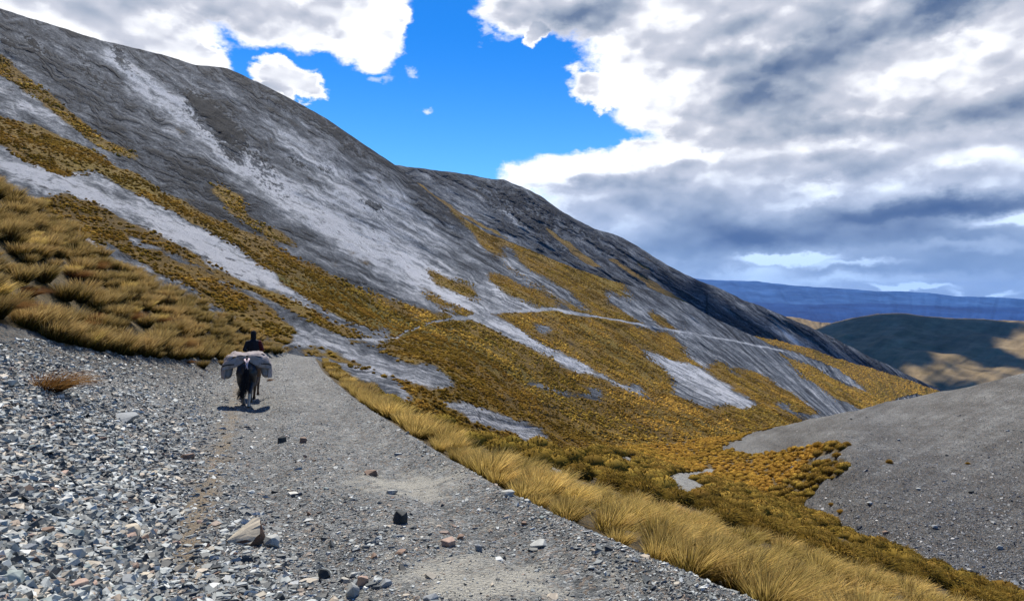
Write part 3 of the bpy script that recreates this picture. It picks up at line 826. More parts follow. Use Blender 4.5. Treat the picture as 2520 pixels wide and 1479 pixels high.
# second mountain
f4 = tps(inv([(900, 380, 1250), (1240, 440, 1250), (1460, 560, 1300), (1700, 680, 1350), (1940, 780, 1400), (2320, 965, 1500), (1100, 560, 900), (1300, 650, 900), (1500, 730, 950),
              (1700, 800, 1050), (1900, 880, 1150), (2300, 1050, 1250), (1400, 600, 1080)]))
T4 = curve([(880, 400), (970, 406), (1020, 412), (1060, 418), (1110, 424), (1150, 428), (1190, 438), (1240, 444), (1280, 458), (1330, 482), (1390, 525), (1460, 562), (1520, 580), (1560, 600),
            (1640, 652), (1700, 682), (1760, 705), (1830, 738), (1900, 765), (1940, 782), (1990, 803), (2040, 826), (2150, 882), (2230, 920), (2320, 962), (2450, 1020)])
PX4, PY4, P4, _m4 = sheet('mountain', f4, T4, lambda px: T4(px) * 0 + np.where(px < 1740, T2(px) + 60, 1010 + 0 * px) + np.where(px > 2200, (px - 2200) * .3, 0), 880, 2450, 3, 200,
      painter([[(1480, 618), (1560, 668), (1640, 715), (1700, 748), (1670, 748), (1590, 702), (1520, 655)], [(1560, 640), (1600, 660), (1590, 668)], [(1000, 425), (1060, 470), (1200, 560), (1300, 610), (1160, 545), (1060, 485)],
               [(1350, 560), (1420, 610), (1480, 660), (1450, 655), (1390, 610)], [(1720, 830), (1900, 900), (1760, 870)]],
              tones=[(1300, 520, 160, 50, .6, -.24), (1180, 470, 160, 24, .3, -.05), (1150, 490, 60, 30, .9, .12), (1650, 700, 330, 26, .5, -.15), (1560, 610, 120, 14, .55, .15), (1850, 830, 240, 40, .5, -.2),
                     (1980, 860, 120, 12, .6, .28), (1420, 640, 200, 30, .6, -.14), (1700, 730, 200, 18, .5, .05), (1270, 540, 50, 14, .9, .22), (1640, 690, 180, 10, .55, -.1)],  # pale streak low on the right paints a sun patch into the tone
              crags=[(1300, 530, 170, 50, .6, .62), (1450, 590, 140, 20, .6, .5), (1100, 450, 110, 14, .2, .3)], base=.36, warp=8, fang=.55), M_FAR, 3.0, gully=1.0, fang=.55, detail=2.5)

# dark ridges out in the valley
f5 = tps(inv([(1900, 800, 3000), (2200, 770, 2800), (2520, 790, 2600), (3000, 800, 2600), (1950, 960, 1900), (2300, 980, 1700), (2900, 960, 1700), (2400, 870, 2150)]))
def mat_hill():
    m, g, out = new_mat('tussock_hill_cover')
    c = g.node('ShaderNodeTexCoord').outputs['Object']
    st = g.node('ShaderNodeAttribute', attribute_name='fall').outputs['Vector']
    n = g.noise(g.v('MULTIPLY', st, (1, .35, 1)), 0.022, 7, .65); f_ = g.noise(c, .02, 6, .6)
    x = g.m('ADD', g.m('MULTIPLY', n, .6), g.m('MULTIPLY', f_, .4))
    col = g.ramp(x, [(.30, (.085, .066, .028)), (.46, (.17, .122, .058)), (.60, (.26, .19, .10)), (.74, (.34, .28, .18))])
    principled(g, out, col, .95, x, .1, .8, 6)
    return m


M_HILL = mat_hill()
PX5, PY5, P5, _m5 = sheet('valley_hills', f5, curve([(1900, 850), (2000, 812), (2040, 797), (2080, 786), (2120, 779), (2160, 772), (2200, 770), (2240, 773), (2290, 779), (2340, 783), (2400, 784), (2450, 787), (2520, 790), (2700, 780), (3100, 800)]),
      lambda px: 1040 + 0 * px, 1900, 3050, 2.6, 160,
      painter([[(2420, 800), (2560, 790), (2900, 790), (2900, 900), (2560, 900), (2440, 880), (2400, 850)], [(2180, 900), (2300, 870), (2360, 900), (2250, 925)]],
              tones=[(2300, 880, 120, 16, -.2, .25), (2400, 920, 90, 20, 0, .2), (2480, 840, 90, 30, -.3, .2)], base=.34, warp=20, bl=8, fang=-.5), M_HILL, 30.0, gully=.9, fang=-.5, detail=.8, rough=.7)
f6 = tps(inv([(1900, 775, 3600), (2100, 800, 3600), (1900, 850, 3200), (2100, 850, 3200)]))
sheet('pale_hill', f6, curve([(1900, 775), (1945, 780), (1975, 784), (1995, 789), (2020, 793), (2060, 797), (2150, 800)]), lambda px: 860 + 0 * px, 1900, 2140, 3, 30,
      painter([[(1800, 700), (2200, 700), (2200, 900), (1800, 900)]], base=.8), M_HILL, 4.0, gully=1.0)


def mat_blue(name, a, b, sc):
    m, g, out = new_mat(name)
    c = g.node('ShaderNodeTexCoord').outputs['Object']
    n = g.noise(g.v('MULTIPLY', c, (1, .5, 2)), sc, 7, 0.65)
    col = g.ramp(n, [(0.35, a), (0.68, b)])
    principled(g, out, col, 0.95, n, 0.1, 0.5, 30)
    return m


M_RANGE = mat_blue('distant_haze_blue', (.006, .030, .105), (.035, .095, .24), 0.0016)  # blue of the distant air painted into the range's base colour
M_PLAIN = mat_blue('plain_haze_blue', (.001, .012, .070), (.010, .045, .16), 0.0016)  # foothills and plain: haze blue put into the colour as well
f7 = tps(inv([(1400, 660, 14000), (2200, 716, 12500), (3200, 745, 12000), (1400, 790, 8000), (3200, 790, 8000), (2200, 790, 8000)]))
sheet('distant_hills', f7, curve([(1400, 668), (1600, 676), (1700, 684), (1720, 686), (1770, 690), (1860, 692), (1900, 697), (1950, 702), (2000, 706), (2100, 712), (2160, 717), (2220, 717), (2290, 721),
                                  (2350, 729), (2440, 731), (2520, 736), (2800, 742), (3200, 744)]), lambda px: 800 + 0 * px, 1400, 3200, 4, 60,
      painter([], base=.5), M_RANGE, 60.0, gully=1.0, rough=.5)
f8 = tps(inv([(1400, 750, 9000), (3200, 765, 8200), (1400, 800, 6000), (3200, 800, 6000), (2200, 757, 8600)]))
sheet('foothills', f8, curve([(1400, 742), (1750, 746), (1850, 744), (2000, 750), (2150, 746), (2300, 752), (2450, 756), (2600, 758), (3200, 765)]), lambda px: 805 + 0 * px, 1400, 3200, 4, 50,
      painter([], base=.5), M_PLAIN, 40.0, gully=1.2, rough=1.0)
gp = np.array([[-15900, -1400, -620], [15900, -1400, -620], [15900, 16400, -620], [-15900, 16400, -620]], float)
tag(obj_me('valley_plain', mesh_np('valley_plain', gp, np.array([[0, 1, 2, 3]]), M_PLAIN)), kind='structure')

# ------------------------------------------------------------------ tussock geometry
def tuft(n, r0, L, width, spread, lean, droop, seed, seg=3, lj=.55):
    r = np.random.default_rng(seed)
    a = r.uniform(0, 2 * np.pi, n); rr = r0 * np.sqrt(r.uniform(0, 1, n))
    root = np.stack([rr * np.cos(a), rr * np.sin(a), -0.04 * np.ones(n)], -1)
    tilt = spread * (rr / r0 * .7 + r.uniform(0, .5, n))
    a2 = a + r.normal(0, .8, n)
    d = np.stack([np.sin(tilt) * np.cos(a2) + lean[0], np.sin(tilt) * np.sin(a2) + lean[1], np.cos(tilt)], -1)
    d /= np.linalg.norm(d, axis=1, keepdims=True)
    Ln = L * (1 - lj * r.uniform(0, 1, n) ** 1.3)
    h = d * 1.0; h[:, 2] = 0; h += np.array([lean[0], lean[1], 0]) * 1.2
    side = np.cross(d, r.normal(0, 1, (n, 3))); side /= np.linalg.norm(side, axis=1, keepdims=True)
    wv = width * r.uniform(.6, 1.3, n)
    V = []; tip = []
    for k in range(seg + 1):
        t = k / seg
        c = root + d * (Ln * t)[:, None] + h * (Ln * droop * t * t)[:, None]
        c[:, 2] -= Ln * droop * .55 * t * t * t
        wk = (wv * (1 - t) ** .6 + width * .12)[:, None] * .5
        V += [c - side * wk, c + side * wk]; tip += [np.full(n, t)] * 2
    V = np.stack(V, 1); tip = np.stack(tip, 1)
    b = (np.arange(n) * (2 * (seg + 1)))[:, None]
    Q = np.concatenate([b + np.array([[2 * k, 2 * k + 1, 2 * k + 3, 2 * k + 2]]) for k in range(seg)], 0)
    return V.reshape(-1, 3), Q, tip.reshape(-1)


def ball(n, rad, L, width, seed, seg=2, wind=(.10, -.03)):
    """rounded cushion: a dense dome of short arching blades over a solid heart"""
    r = np.random.default_rng(seed)
    z = r.uniform(0.02, 1, n); a = r.uniform(0, 2 * np.pi, n); s = np.sqrt(1 - z * z)
    nrm = np.stack([s * np.cos(a), s * np.sin(a), z], -1)
    root = nrm * rad * np.array([.8, .8, .75]) * r.uniform(.75, 1.0, (n, 1))
    d = nrm * .8 + np.array([wind[0], wind[1], .25]) + r.normal(0, .28, (n, 3)); d /= np.linalg.norm(d, axis=1, keepdims=True)
    Ln = L * r.uniform(.55, 1.1, n); side = np.cross(d, r.normal(0, 1, (n, 3))); side /= np.linalg.norm(side, axis=1, keepdims=True)
    V = []; T = []
    for k in range(seg + 1):
        t = k / seg; c = root + d * (Ln * t)[:, None]; c[:, 2] -= Ln * .45 * t * t
        wk = width * (1.15 - t) * .5
        V += [c - side * wk, c + side * wk]; T += [.25 + .75 * z * t] * 2
    V = np.stack(V, 1); T = np.stack(T, 1); b = (np.arange(n) * 2 * (seg + 1))[:, None]
    Q = np.concatenate([b + np.array([[2 * k, 2 * k + 1, 2 * k + 3, 2 * k + 2]]) for k in range(seg)], 0)
    m_ = 10 if n > 100 else 6; hv = []; ht = []
    for k, (rr, zz) in enumerate(((.72, -.05), (.86, .25), (.62, .58), (.15, .76))):
        aa = np.arange(m_) / m_ * 2 * np.pi; j = r.uniform(.85, 1.1, m_)
        hv.append(np.stack([rr * rad * j * np.cos(aa), rr * rad * j * np.sin(aa), zz * rad * j], -1)); ht.append(np.full(m_, .2 + .16 * k))
    hq = np.array([[k * m_ + i, k * m_ + (i + 1) % m_, (k + 1) * m_ + (i + 1) % m_, (k + 1) * m_ + i] for k in range(3) for i in range(m_)])
    V = V.reshape(-1, 3)
    return np.concatenate([V, np.concatenate(hv)]), np.concatenate([Q, hq + len(V)]), np.concatenate([T.reshape(-1), np.concatenate(ht)])


def join_tufts(name, temps, pos, scale, rot, mat, label=None, kind='stuff', tint=None):
    Vs, Qs, Ts = [], [], []; off = 0
    which = rng.integers(0, len(temps), len(pos))
    for k, (V, Q, T) in enumerate(temps):
        i = np.where(which == k)[0]
        if not len(i): continue
        c, s = np.cos(rot[i])[:, None], np.sin(rot[i])[:, None]
        sc = scale[i][:, None]
        x = (V[None, :, 0] * c - V[None, :, 1] * s) * sc; y = (V[None, :, 0] * s + V[None, :, 1] * c) * sc; z = V[None, :, 2] * sc * rng.uniform(.8, 1.2, (len(i), 1))
        W = np.stack([x, y, z], -1) + pos[i][:, None, :]
        Vs.append(W.reshape(-1, 3)); Qs.append((Q[None] + (np.arange(len(i)) * len(V))[:, None, None] + off).reshape(-1, Q.shape[1])); Ts.append((T[None] * (1 if tint is None else tint[i][:, None])).reshape(-1) if tint is not None else np.tile(T, len(i)))
        off += len(i) * len(V)
    me = mesh_np(name, np.concatenate(Vs), np.concatenate(Qs), mat, True, {'tip': np.concatenate(Ts)})
    o = obj_me(name, me); tag(o, label, kind=kind)
    return o


def ground_at(px, py):
    """point on the near ground seen at this pixel of the photograph"""
    px = np.atleast_1d(np.asarray(px, float)); py = np.atleast_1d(np.asarray(py, float))
    P = world(px, py, bil(W1, px, py))
    g_, _, _, _, r_, h_ = s1_masks(px, py, P)
    P[..., 2] += s1_disp(P, g_, r_, h_)
    return P


def cell_area(P):
    a = P[1:, :-1] - P[:-1, :-1]; b = P[:-1, 1:] - P[:-1, :-1]
    return np.linalg.norm(np.cross(a, b), axis=-1)


def scatter(P, dens, maxn=None):
    """poisson scatter on a grid surface; dens per m2 on cells. returns positions and row, col"""
    lam = dens * cell_area(P)
    if maxn is not None and lam.sum() > maxn: lam = lam * maxn / lam.sum()
    n = rng.poisson(lam); r_, c_ = np.nonzero(n); k = n[r_, c_]
    r_ = np.repeat(r_, k); c_ = np.repeat(c_, k)
    u = rng.uniform(0, 1, (len(r_), 1)); v = rng.uniform(0, 1, (len(r_), 1))
    p = P[r_, c_] * (1 - u) * (1 - v) + P[r_, np.minimum(c_ + 1, P.shape[1] - 1)] * u * (1 - v) + P[r_ + 1, c_] * (1 - u) * v + P[r_ + 1, np.minimum(c_ + 1, P.shape[1] - 1)] * u * v
    return p, r_, c_


def proj(P): return CX + F * P[..., 0] / P[..., 1], CY - F * (P[..., 2] - EYE) / P[..., 1]


def tmesh(name, t, mat): return mesh_np(name, t[0], t[1], mat, True, {'tip': t[2]})


LEAN = (.16, -.04)
fringe_me = [tmesh('tussock', tuft(600, .13, .70, .0105, .52, LEAN, .26, 20 + k, seg=4), M_GOLD) for k in range(6)]
slope_me = [tmesh('tussock', tuft(480, .15, .60, .010, .60, (.20, -.06), .30, 40 + k), M_GOLD) for k in range(4)]
bank_me = [tmesh('tussock', tuft(700, .16, .70, .015, .55, (.10, 0), .20, 60 + k, seg=4), M_OLIVE) for k in range(5)]
rust_me = [tmesh('tussock', tuft(380, .18, .60, .010, .75, (.40, -.10), .5, 80 + k), M_RUST) for k in range(2)]
round_me = [tmesh('tussock', ball(650, .42, .26, .018, 90 + k), M_ROUND) for k in range(4)]

rolive_me = [tmesh('tussock', ball(650, .42, .28, .018, 95 + k), M_ROLIVE) for k in range(4)]


def plant(me, p, s, rot, label, group):
    o = obj_me('tussock', me); o.location = [float(a) for a in p]; o.scale = (s, s, s * random.uniform(.85, 1.15)); o.rotation_euler = (0, 0, rot)
    return tag(o, label, 'tussock', group)


# fringe on the outer lip of the track
y = 4.6; nf = 0
while y < 60:
    for row in range(2 if y < 36 else 1):
        yy = y + random.uniform(-.12, .12) * (1 + y / 20)
        t = .12 + .42 * row + random.uniform(-.10, .14) + .012 * yy
        if random.random() < .14: continue
        x = x_edge(yy) + t
        p, q = CX + F * x / yy, None
        gpy = np.interp(0, [0, 1], [0, 0])
        # height from the surface under this plan position
        z = float(z_road(yy) - .334 * t * .915 - .01)
        far = yy > 22
        plant(fringe_me[random.randrange(6)] if not far or random.random() < .5 else bank_me[random.randrange(5)], (x, yy, EYE + 0 + z - .02), random.uniform(.42, 1.0) * (1.0 if yy < 12 else 1.12), random.uniform(-.9, .9),
              'tall gold-green tussock in the dense fringe along the outer lip of the gravel track', 'tussocks fringing the outer edge of the track')
        nf += 1
    y += .34 + .012 * y
print('fringe', nf)

rowsN = len(v1)
D1 = P1[..., 1]
TT = P1[..., 0] - x_edge(D1)
gB = (blur(gm.astype(float), 1))[:-1, :-1]
Dc = D1[:-1, :-1]; pxc = PX1[:-1, :-1]; pyc = PY1[:-1, :-1]; Tc = TT[:-1, :-1]
inview = (pxc > -60) & (pxc < 2580) & (pyc < 1560)
# left bank
p, r_, c_ = scatter(P1, np.where((pxc < 700) & (gB > .6) & (Tc < 0) & (Dc > 8) & (Dc < 60) & (pxc > -120) & (pyc < 1000), 2.3 * (.30 + 1.0 * sstep(fbm(P1[..., 0] / 2.0, P1[..., 1] / 3.0 + P1[..., 2], 3)[:-1, :-1], -.3, .2)), 0), 2600)
o_ = np.argsort(p[:, 1]); nb = 0
bi = []
for j in o_:
    if nb < 115 and random.random() < .5 and p[j, 1] < 42:
        plant(random.choice(bank_me + bank_me + fringe_me[:2] + rust_me[:1]), p[j], random.uniform(.8, 1.5), random.uniform(-.6, .6), 'windblown olive and straw tussock on the steep bank above the track', 'windblown tussocks on the left bank'); nb += 1
    else: bi.append(j)
bi = np.array(bi)
fx = np.arange(60, 660, 7.0); fx = fx + rng.uniform(-4, 4, len(fx))
fy = np.interp(fx, [0, 90, 150, 250, 400, 520, 600, 680], [800, 815, 850, 862, 880, 885, 880, 872]) - rng.uniform(-4, 14, len(fx))
pf_ = ground_at(fx, fy); bi = np.concatenate([bi, np.arange(len(p), len(p) + len(pf_))]); p = np.concatenate([p, pf_])
join_tufts('bank_grass', [tuft(360, .16, .68, .018, .55, (.10, 0), .20, 160 + k) for k in range(5)], p[bi], rng.uniform(.6, 1.4, len(bi)), rng.uniform(-.4, .4, len(bi)), M_OLIVE)
print('bank', len(p))
# gold slope below the track
ball_line = curve([(1000, 1060), (1250, 1128), (1500, 1212), (1700, 1280), (1900, 1352), (2100, 1420), (2250, 1479), (2520, 1560)])
sl = (gB > .55) & (Tc > .75) & (pxc > 760)
p, r_, c_ = scatter(P1, np.where(sl & inview & ~((pyc < ball_line(pxc)) & (Dc > 16)) & (Dc < 60), 3.1 * (.12 + 1.25 * sstep(fbm(P1[..., 0] / 2.2, P1[..., 1] / 2.2, 3)[:-1, :-1], -.25, .25)), 0), 5200)
qx, qy = proj(p); near = p[:, 1] < 13
ni = np.where(near)[0]; rng.shuffle(ni); ni = ni[:40]
for j in ni:
    plant(slope_me[random.randrange(4)], p[j], random.uniform(.65, 1.0), random.uniform(-.4, .4), 'golden windswept tussock on the grass slope falling away below the track', 'golden tussocks on the slope below the track')
rest = np.setdiff1d(np.arange(len(p)), ni)
join_tufts('slope_grass', [tuft(170, .15, .48, .013, .62, (.22, -.06), .30, 200 + k, seg=3) for k in range(8)], p[rest], rng.uniform(.5, 1.0, len(rest)), rng.uniform(-.4, .4, len(rest)), M_GOLD)
print('slope', len(p))
# rounded tussocks in the gully and on the hill foot
gold2 = sl & inview & (pyc < ball_line(pxc + 30 * fbm(pxc / 40, pyc / 20, 3)[:, :])) & (Dc > 16)
p, r_, c_ = scatter(P1, np.where(gold2 & (Dc < 175), np.where(Dc < 42, .75, np.where(Dc < 75, 1.9, 1.6)), 0), 17000)
qx, qy = proj(p)
extra = ground_at([2085, 2068, 2040, 2015, 2085, 2070, 2060, 2040, 2270, 2255, 2225, 2045, 2035, 2020, 2230, 2240], [1097, 1100, 1098, 1101, 1148, 1152, 1130, 1137, 1392, 1398, 1385, 1284, 1290, 1296, 1375, 1388])
p = np.concatenate([p, extra]); qx, qy = proj(p)
big = np.argsort(p[:, 1])[:140]; big = np.array([j for j in big if qx[j] > 1500])
big = np.concatenate([big[:75], np.arange(len(p) - len(extra), len(p))])
for j in np.unique(big):
    plant((round_me if p[j, 1] > 42 else rolive_me)[random.randrange(4)], p[j], random.uniform(.75, 1.45), random.uniform(0, 6.28), 'rounded brown-gold tussock clump in the gully at the foot of the grey scree hill', 'rounded tussocks in the gully')
rest = np.setdiff1d(np.arange(len(p)), big)
nr = rest[p[rest, 1] < 60]; fr_ = rest[p[rest, 1] >= 60]
join_tufts('gully_tussocks', [ball(260, .44, .17, .030, 300 + k, 2) for k in range(6)], p[nr], rng.uniform(.6, 1.5, len(nr)), rng.uniform(0, 6.28, len(nr)), M_ROLIVE)
join_tufts('saddle_tussocks', [ball(60, .40, .22, .07, 320 + k, 1) for k in range(6)], p[fr_], rng.uniform(.65, 1.25, len(fr_)), rng.uniform(0, 6.28, len(fr_)), M_ROUND)
print('gully', len(nr), len(fr_))
# the three single tussocks on the bare scree and two rust ones beside the horse
for (a, b, s, me_, lab) in (
        (125, 960, 1.15, rust_me[0], 'rust-red windblown tussock alone on the loose stones at the left edge'),
        (498, 905, .75, bank_me[0], 'small brown tussock on the scree below the bank, left of the pack horse'),
        (462, 890, .5, rust_me[1], 'low reddish tuft of dry grass beside the small brown tussock on the scree'),
        (690, 868, .8, bank_me[2], 'green-brown tussock at the inner corner where the track bends away'),
        (662, 935, .35, rust_me[0], 'tiny orange grass tuft on the track just right of the pack horse'),
        (548, 900, .6, bank_me[1], 'brown tussock half hidden behind the left pannier'),
        (2188, 1142, .62, round_me[0], 'lone dark brown cushion plant on the bare grey scree hill'),
        (2382, 1145, .4, round_me[1], 'tiny dark cushion plant near the right side of the scree hill'),
        (2046, 1240, .5, round_me[2], 'small brown clump standing apart on scree right of the tussock patch'),
        (2068, 1258, .55, round_me[3], 'small reddish clump below its twin on scree right of the tussock patch')):
    plant(me_, ground_at(a, b)[0], s, random.uniform(-.3, .3), lab, None)

# distant tussock cover on the valley side
def lump_t(seed):
    r = np.random.default_rng(seed); n = 6; V = []; ex = r.uniform(.7, 1.5)
    for k, (rr, z) in enumerate(((.48, -.10), (.50, .20), (.16, .46))):
        a = np.arange(n) / n * 2 * np.pi + .3 * k
        j = r.uniform(.55, 1.4, n)
        V.append(np.stack([rr * j * np.cos(a) * ex + .30 * z, rr * j * np.sin(a) / ex - .05 * z, z * r.uniform(.6, 1.4, n)], -1))
    Q = [[k * n + i, k * n + (i + 1) % n, (k + 1) * n + (i + 1) % n, (k + 1) * n + i] for k in range(2) for i in range(n)]
    T = np.repeat([.1, .45, .9], n)
    return np.concatenate(V), np.array(Q), T


g2 = blur(mb[..., 0], 1)[:-1, :-1]; D2 = Pb[..., 1][:-1, :-1]; q1 = PXb[:-1, :-1]; q2_ = PYb[:-1, :-1]
vis = (q1 > -20) & (q1 < 2300) & (q2_ < B2(q1) - 55)
_fa = (-q1 * math.sin(.5) + q2_ * math.cos(.5)); _fl = (q1 * math.cos(.5) + q2_ * math.sin(.5))
patchy = (.25 + 1.15 * sstep(fbm(Pb[..., 0] / 9, Pb[..., 1] / 9, 4)[:-1, :-1], -.3, .25)) * (.25 + 1.1 * sstep(fbm(_fa / 9, _fl / 90, 4), -.35, .15))
tintg = .35 + .75 * sstep(fbm(_fa / 6, _fl / 100, 4) + .5 * fbm(q1 / 60, q2_ / 30, 3), -.35, .3); g2 = np.clip(g2, 0, 1) ** 1.6; g2 = np.where(g2 > .06, .46 + g2, 0); patchy = patchy * np.clip((g2 - .46) * 1.1, 0.03, 1)
p, r_, c_ = scatter(Pb, np.where(vis & (g2 > .45) & (D2 < 190), 2.5 * patchy, 0), 80000)
join_tufts('valley_grass', [ball(24, .36, .26, .10, 400 + k, 1) for k in range(8)], p, np.exp(rng.normal(-.30, .38, len(p))).clip(.3, 1.5), rng.uniform(0, 6.28, len(p)), M_ROUND, tint=(.35 + .7 * tintg[r_, c_]) * rng.uniform(.85, 1.15, len(p)))
print('s2 near', len(p))
p, r_, c_ = scatter(Pb, np.where(vis & (g2 > .45) & (D2 >= 190) & (D2 < 620), 1.3 * patchy, 0), 120000)
M_LUMP = mat_blades('tussock_distant', (.15, .090, .018), (.48, .285, .048), (.74, .47, .10), .30, .022)
join_tufts('mountain_grass', [lump_t(500 + k) for k in range(14)], p, np.exp(rng.normal(-.55, .38, len(p))).clip(.25, 1.4), rng.uniform(-3, 3, len(p)), M_LUMP, tint=tintg[r_, c_] * rng.uniform(.8, 1.15, len(p)))
print('s2 far', len(p))

far_t = [lump_t(520 + k) for k in range(4)]
p, r_, c_ = scatter(Pb, np.where(vis & (g2 > .45) & (D2 >= 620), .16 * patchy, 0), 9000)
join_tufts('spur_grass', far_t, p, rng.uniform(1.0, 2.2, len(p)), rng.uniform(-.5, .5, len(p)), M_LUMP)
p, r_, c_ = scatter(P3, np.where(m3[:-1, :-1, 0] > .45, .10 + .12 * sstep(fbm(P3[:-1, :-1, 0] / 12, P3[:-1, :-1, 1] / 12, 3), -.2, .3), 0), 9000)
join_tufts('ridge_grass', far_t, p, rng.uniform(1.0, 2.4, len(p)), rng.uniform(-.5, .5, len(p)), M_LUMP)

# ------------------------------------------------------------------ stones
def stone_t(seed, n=6):
    r = np.random.default_rng(seed)
    a = (np.arange(n) + r.uniform(-.36, .36, n)) / n * 2 * np.pi
    rad = r.uniform(.55, 1.1, n); el = r.uniform(.36, .95)
    h = r.uniform(.10, .30)
    bx, by = rad * np.cos(a), rad * np.sin(a) * el
    tilt = r.normal(0, .16, 2)
    ins = r.uniform(.55, .95, n)
    top = np.stack([bx * ins, by * ins, h + bx * tilt[0] + by * tilt[1]], -1)
    bot = np.stack([bx, by, -.12 + 0 * bx], -1)
    V = np.concatenate([bot, top]) * .5
    Q = [[i, (i + 1) % n, n + (i + 1) % n, n + i] for i in range(n)] + [[n, n + 1, n + 2, n + 3], [n, n + 3, n + 4, n + 5]]
    return V, np.array(Q)


STT = [stone_t(700 + k) for k in range(16)]


def rot3(rx, ry, rz):
    cx, sx, cy, sy, cz, sz = np.cos(rx), np.sin(rx), np.cos(ry), np.sin(ry), np.cos(rz), np.sin(rz)
    o = np.zeros_like(cx)
    Rx = np.stack([np.stack([o + 1, o, o], -1), np.stack([o, cx, -sx], -1), np.stack([o, sx, cx], -1)], -2)
    Ry = np.stack([np.stack([cy, o, sy], -1), np.stack([o, o + 1, o], -1), np.stack([-sy, o, cy], -1)], -2)
    Rz = np.stack([np.stack([cz, -sz, o], -1), np.stack([sz, cz, o], -1), np.stack([o, o, o + 1], -1)], -2)
    return Rx @ Ry @ Rz


def join_stones(name, pos, size, tilt, mat, slope=None):
    N = len(pos); which = rng.integers(0, len(STT), N)
    M = rot3(rng.normal(0, 1, N) * tilt, rng.normal(0, 1, N) * tilt + (0 if slope is None else slope), rng.uniform(0, 6.28, N))
    Vs, Qs = [], []; off = 0
    for k, (V, Q) in enumerate(STT):
        i = np.where(which == k)[0]
        if not len(i): continue
        W = np.einsum('nij,vj->nvi', M[i], V) * size[i][:, None, None] + pos[i][:, None]
        Vs.append(W.reshape(-1, 3)); Qs.append((Q[None] + (np.arange(len(i)) * len(V))[:, None, None] + off).reshape(-1, 4)); off += len(i) * len(V)
    o = obj_me(name, mesh_np(name, np.concatenate(Vs), np.concatenate(Qs), mat, False))
    return tag(o, kind='stuff')


def sample_px(n, wf, x0=-30, x1=2550, y0=840, y1=1560):
    out = []
    while sum(len(a[0]) for a in out) < n:
        x = rng.uniform(x0, x1, n); y = rng.uniform(y0, y1, n)
        k = rng.uniform(0, 1, n) < wf(x, y); out.append((x[k], y[k]))
    x = np.concatenate([a[0] for a in out])[:n]; y = np.concatenate([a[1] for a in out])[:n]
    return x, y


def stone_w(x, y):
    P = world(x, y, bil(W1, x, y)); g_, b_, _, d_, r_, h_ = s1_masks(x, y, P)
    t = x_edge(P[:, 1]) - P[:, 0]
    left = sstep(t, 2.9, 5.4)
    berm = np.exp(-((t - .1) / .5) ** 2); mid = np.exp(-((t - 2.5) / .55) ** 2)
    lane = .26 + .5 * berm + .55 * mid + .85 * left
    pat = .55 + .9 * sstep(fbm(x / 60, y / 22, 3), -.3, .35)
    lane = lane * pat * (1 - .93 * np.clip(d_ * 1.2, 0, 1)) * (1 - .9 * b_)
    return np.where(g_ | h_ | (P[:, 1] > 62) | (t < -.25), 0, np.clip(lane, 0, 1))


N = 64000
sx, sy = sample_px(N, stone_w)
SP = ground_at(sx, sy); t = x_edge(SP[:, 1]) - SP[:, 0]; left = sstep(t, 2.6, 5.6)
pxm = 683 / SP[:, 1]
size = np.exp(rng.normal(0, .70, N)) * (.022 + .040 * left)
size = np.minimum(size, .20)
size = np.maximum(size, 1.5 / pxm * rng.uniform(.8, 1.3, N))
join_stones('loose_shale', SP + [0, 0, .004], size, .20, M_STONE)
# fine chips
N = 60000
sx, sy = sample_px(N, lambda x, y: np.where(stone_w(x, y) > 0, np.clip(stone_w(x, y) * 3, .16, .6), 0))
SP = ground_at(sx, sy)
join_stones('gravel', SP + [0, 0, .002], np.maximum(np.exp(rng.normal(0, .35, N)) * .014, 1.1 * SP[:, 1] / 683), .3, mat_stones('chips', ramp=[(0, (.06, .065, .065)), (.3, (.18, .19, .187)), (.6, (.33, .34, .33)), (.85, (.52, .52, .49)), (1, (.38, .31, .23))]))
# the scree hill
N = 42000
sx, sy = sample_px(N, lambda x, y: np.where(s1_masks(x, y, world(x, y, bil(W1, x, y)))[5] & (y > T1(x) + 3), np.clip((y - 880) / 350, .25, 1), 0), 1700, 2560, 900, 1500)
SP = ground_at(sx, sy)
join_stones('scree_stones', SP, np.maximum(np.exp(rng.normal(0, .6, N)) * .06, .9 * SP[:, 1] / 683), .35,
            mat_stones('scree_chips', ramp=[(0, (.03, .033, .04)), (.35, (.075, .082, .09)), (.65, (.14, .148, .155)), (.88, (.23, .235, .235)), (.97, (.36, .35, .33)), (1, (.5, .48, .44))]))


def rock_mesh(seed, sx_, sy_, sz_, mat, cuts=0):
    r = random.Random(seed); bm = bmesh.new()
    for i in range(16):
        v = Vector((r.gauss(0, 1), r.gauss(0, 1), r.gauss(0, 1))).normalized()
        k = r.uniform(.8, 1.0)
        v = Vector((math.copysign(abs(v.x) ** .7, v.x), math.copysign(abs(v.y) ** .7, v.y), math.copysign(abs(v.z) ** .7, v.z)))
        bm.verts.new((v.x * sx_ * k * .6, v.y * sy_ * k * .6, v.z * sz_ * k * .6))
    res = bmesh.ops.convex_hull(bm, input=bm.verts)
    bmesh.ops.delete(bm, geom=[v for v in bm.verts if not v.link_faces], context='VERTS')
    bmesh.ops.bevel(bm, geom=bm.edges[:], offset=min(sx_, sy_, sz_) * .03, segments=1, affect='EDGES')
    me = bpy.data.meshes.new('rock'); bm.to_mesh(me); bm.free(); me.materials.append(mat)
    return me


def mat_rock(name, c, v=.35):
    m, g, out = new_mat(name)
    co = g.node('ShaderNodeTexCoord').outputs['Object']
    n = g.noise(co, 14, 6, .7); n2 = g.noise(co, 4, 3, .5)
    col = g.ramp(g.m('ADD', g.m('MULTIPLY', n, .6), g.m('MULTIPLY', n2, .4)), [(.3, tuple(a * (1 - v) for a in c)), (.7, tuple(min(1, a * (1 + v)) for a in c))])
    principled(g, out, col, .75, n, .3, .5, .012)
    return m


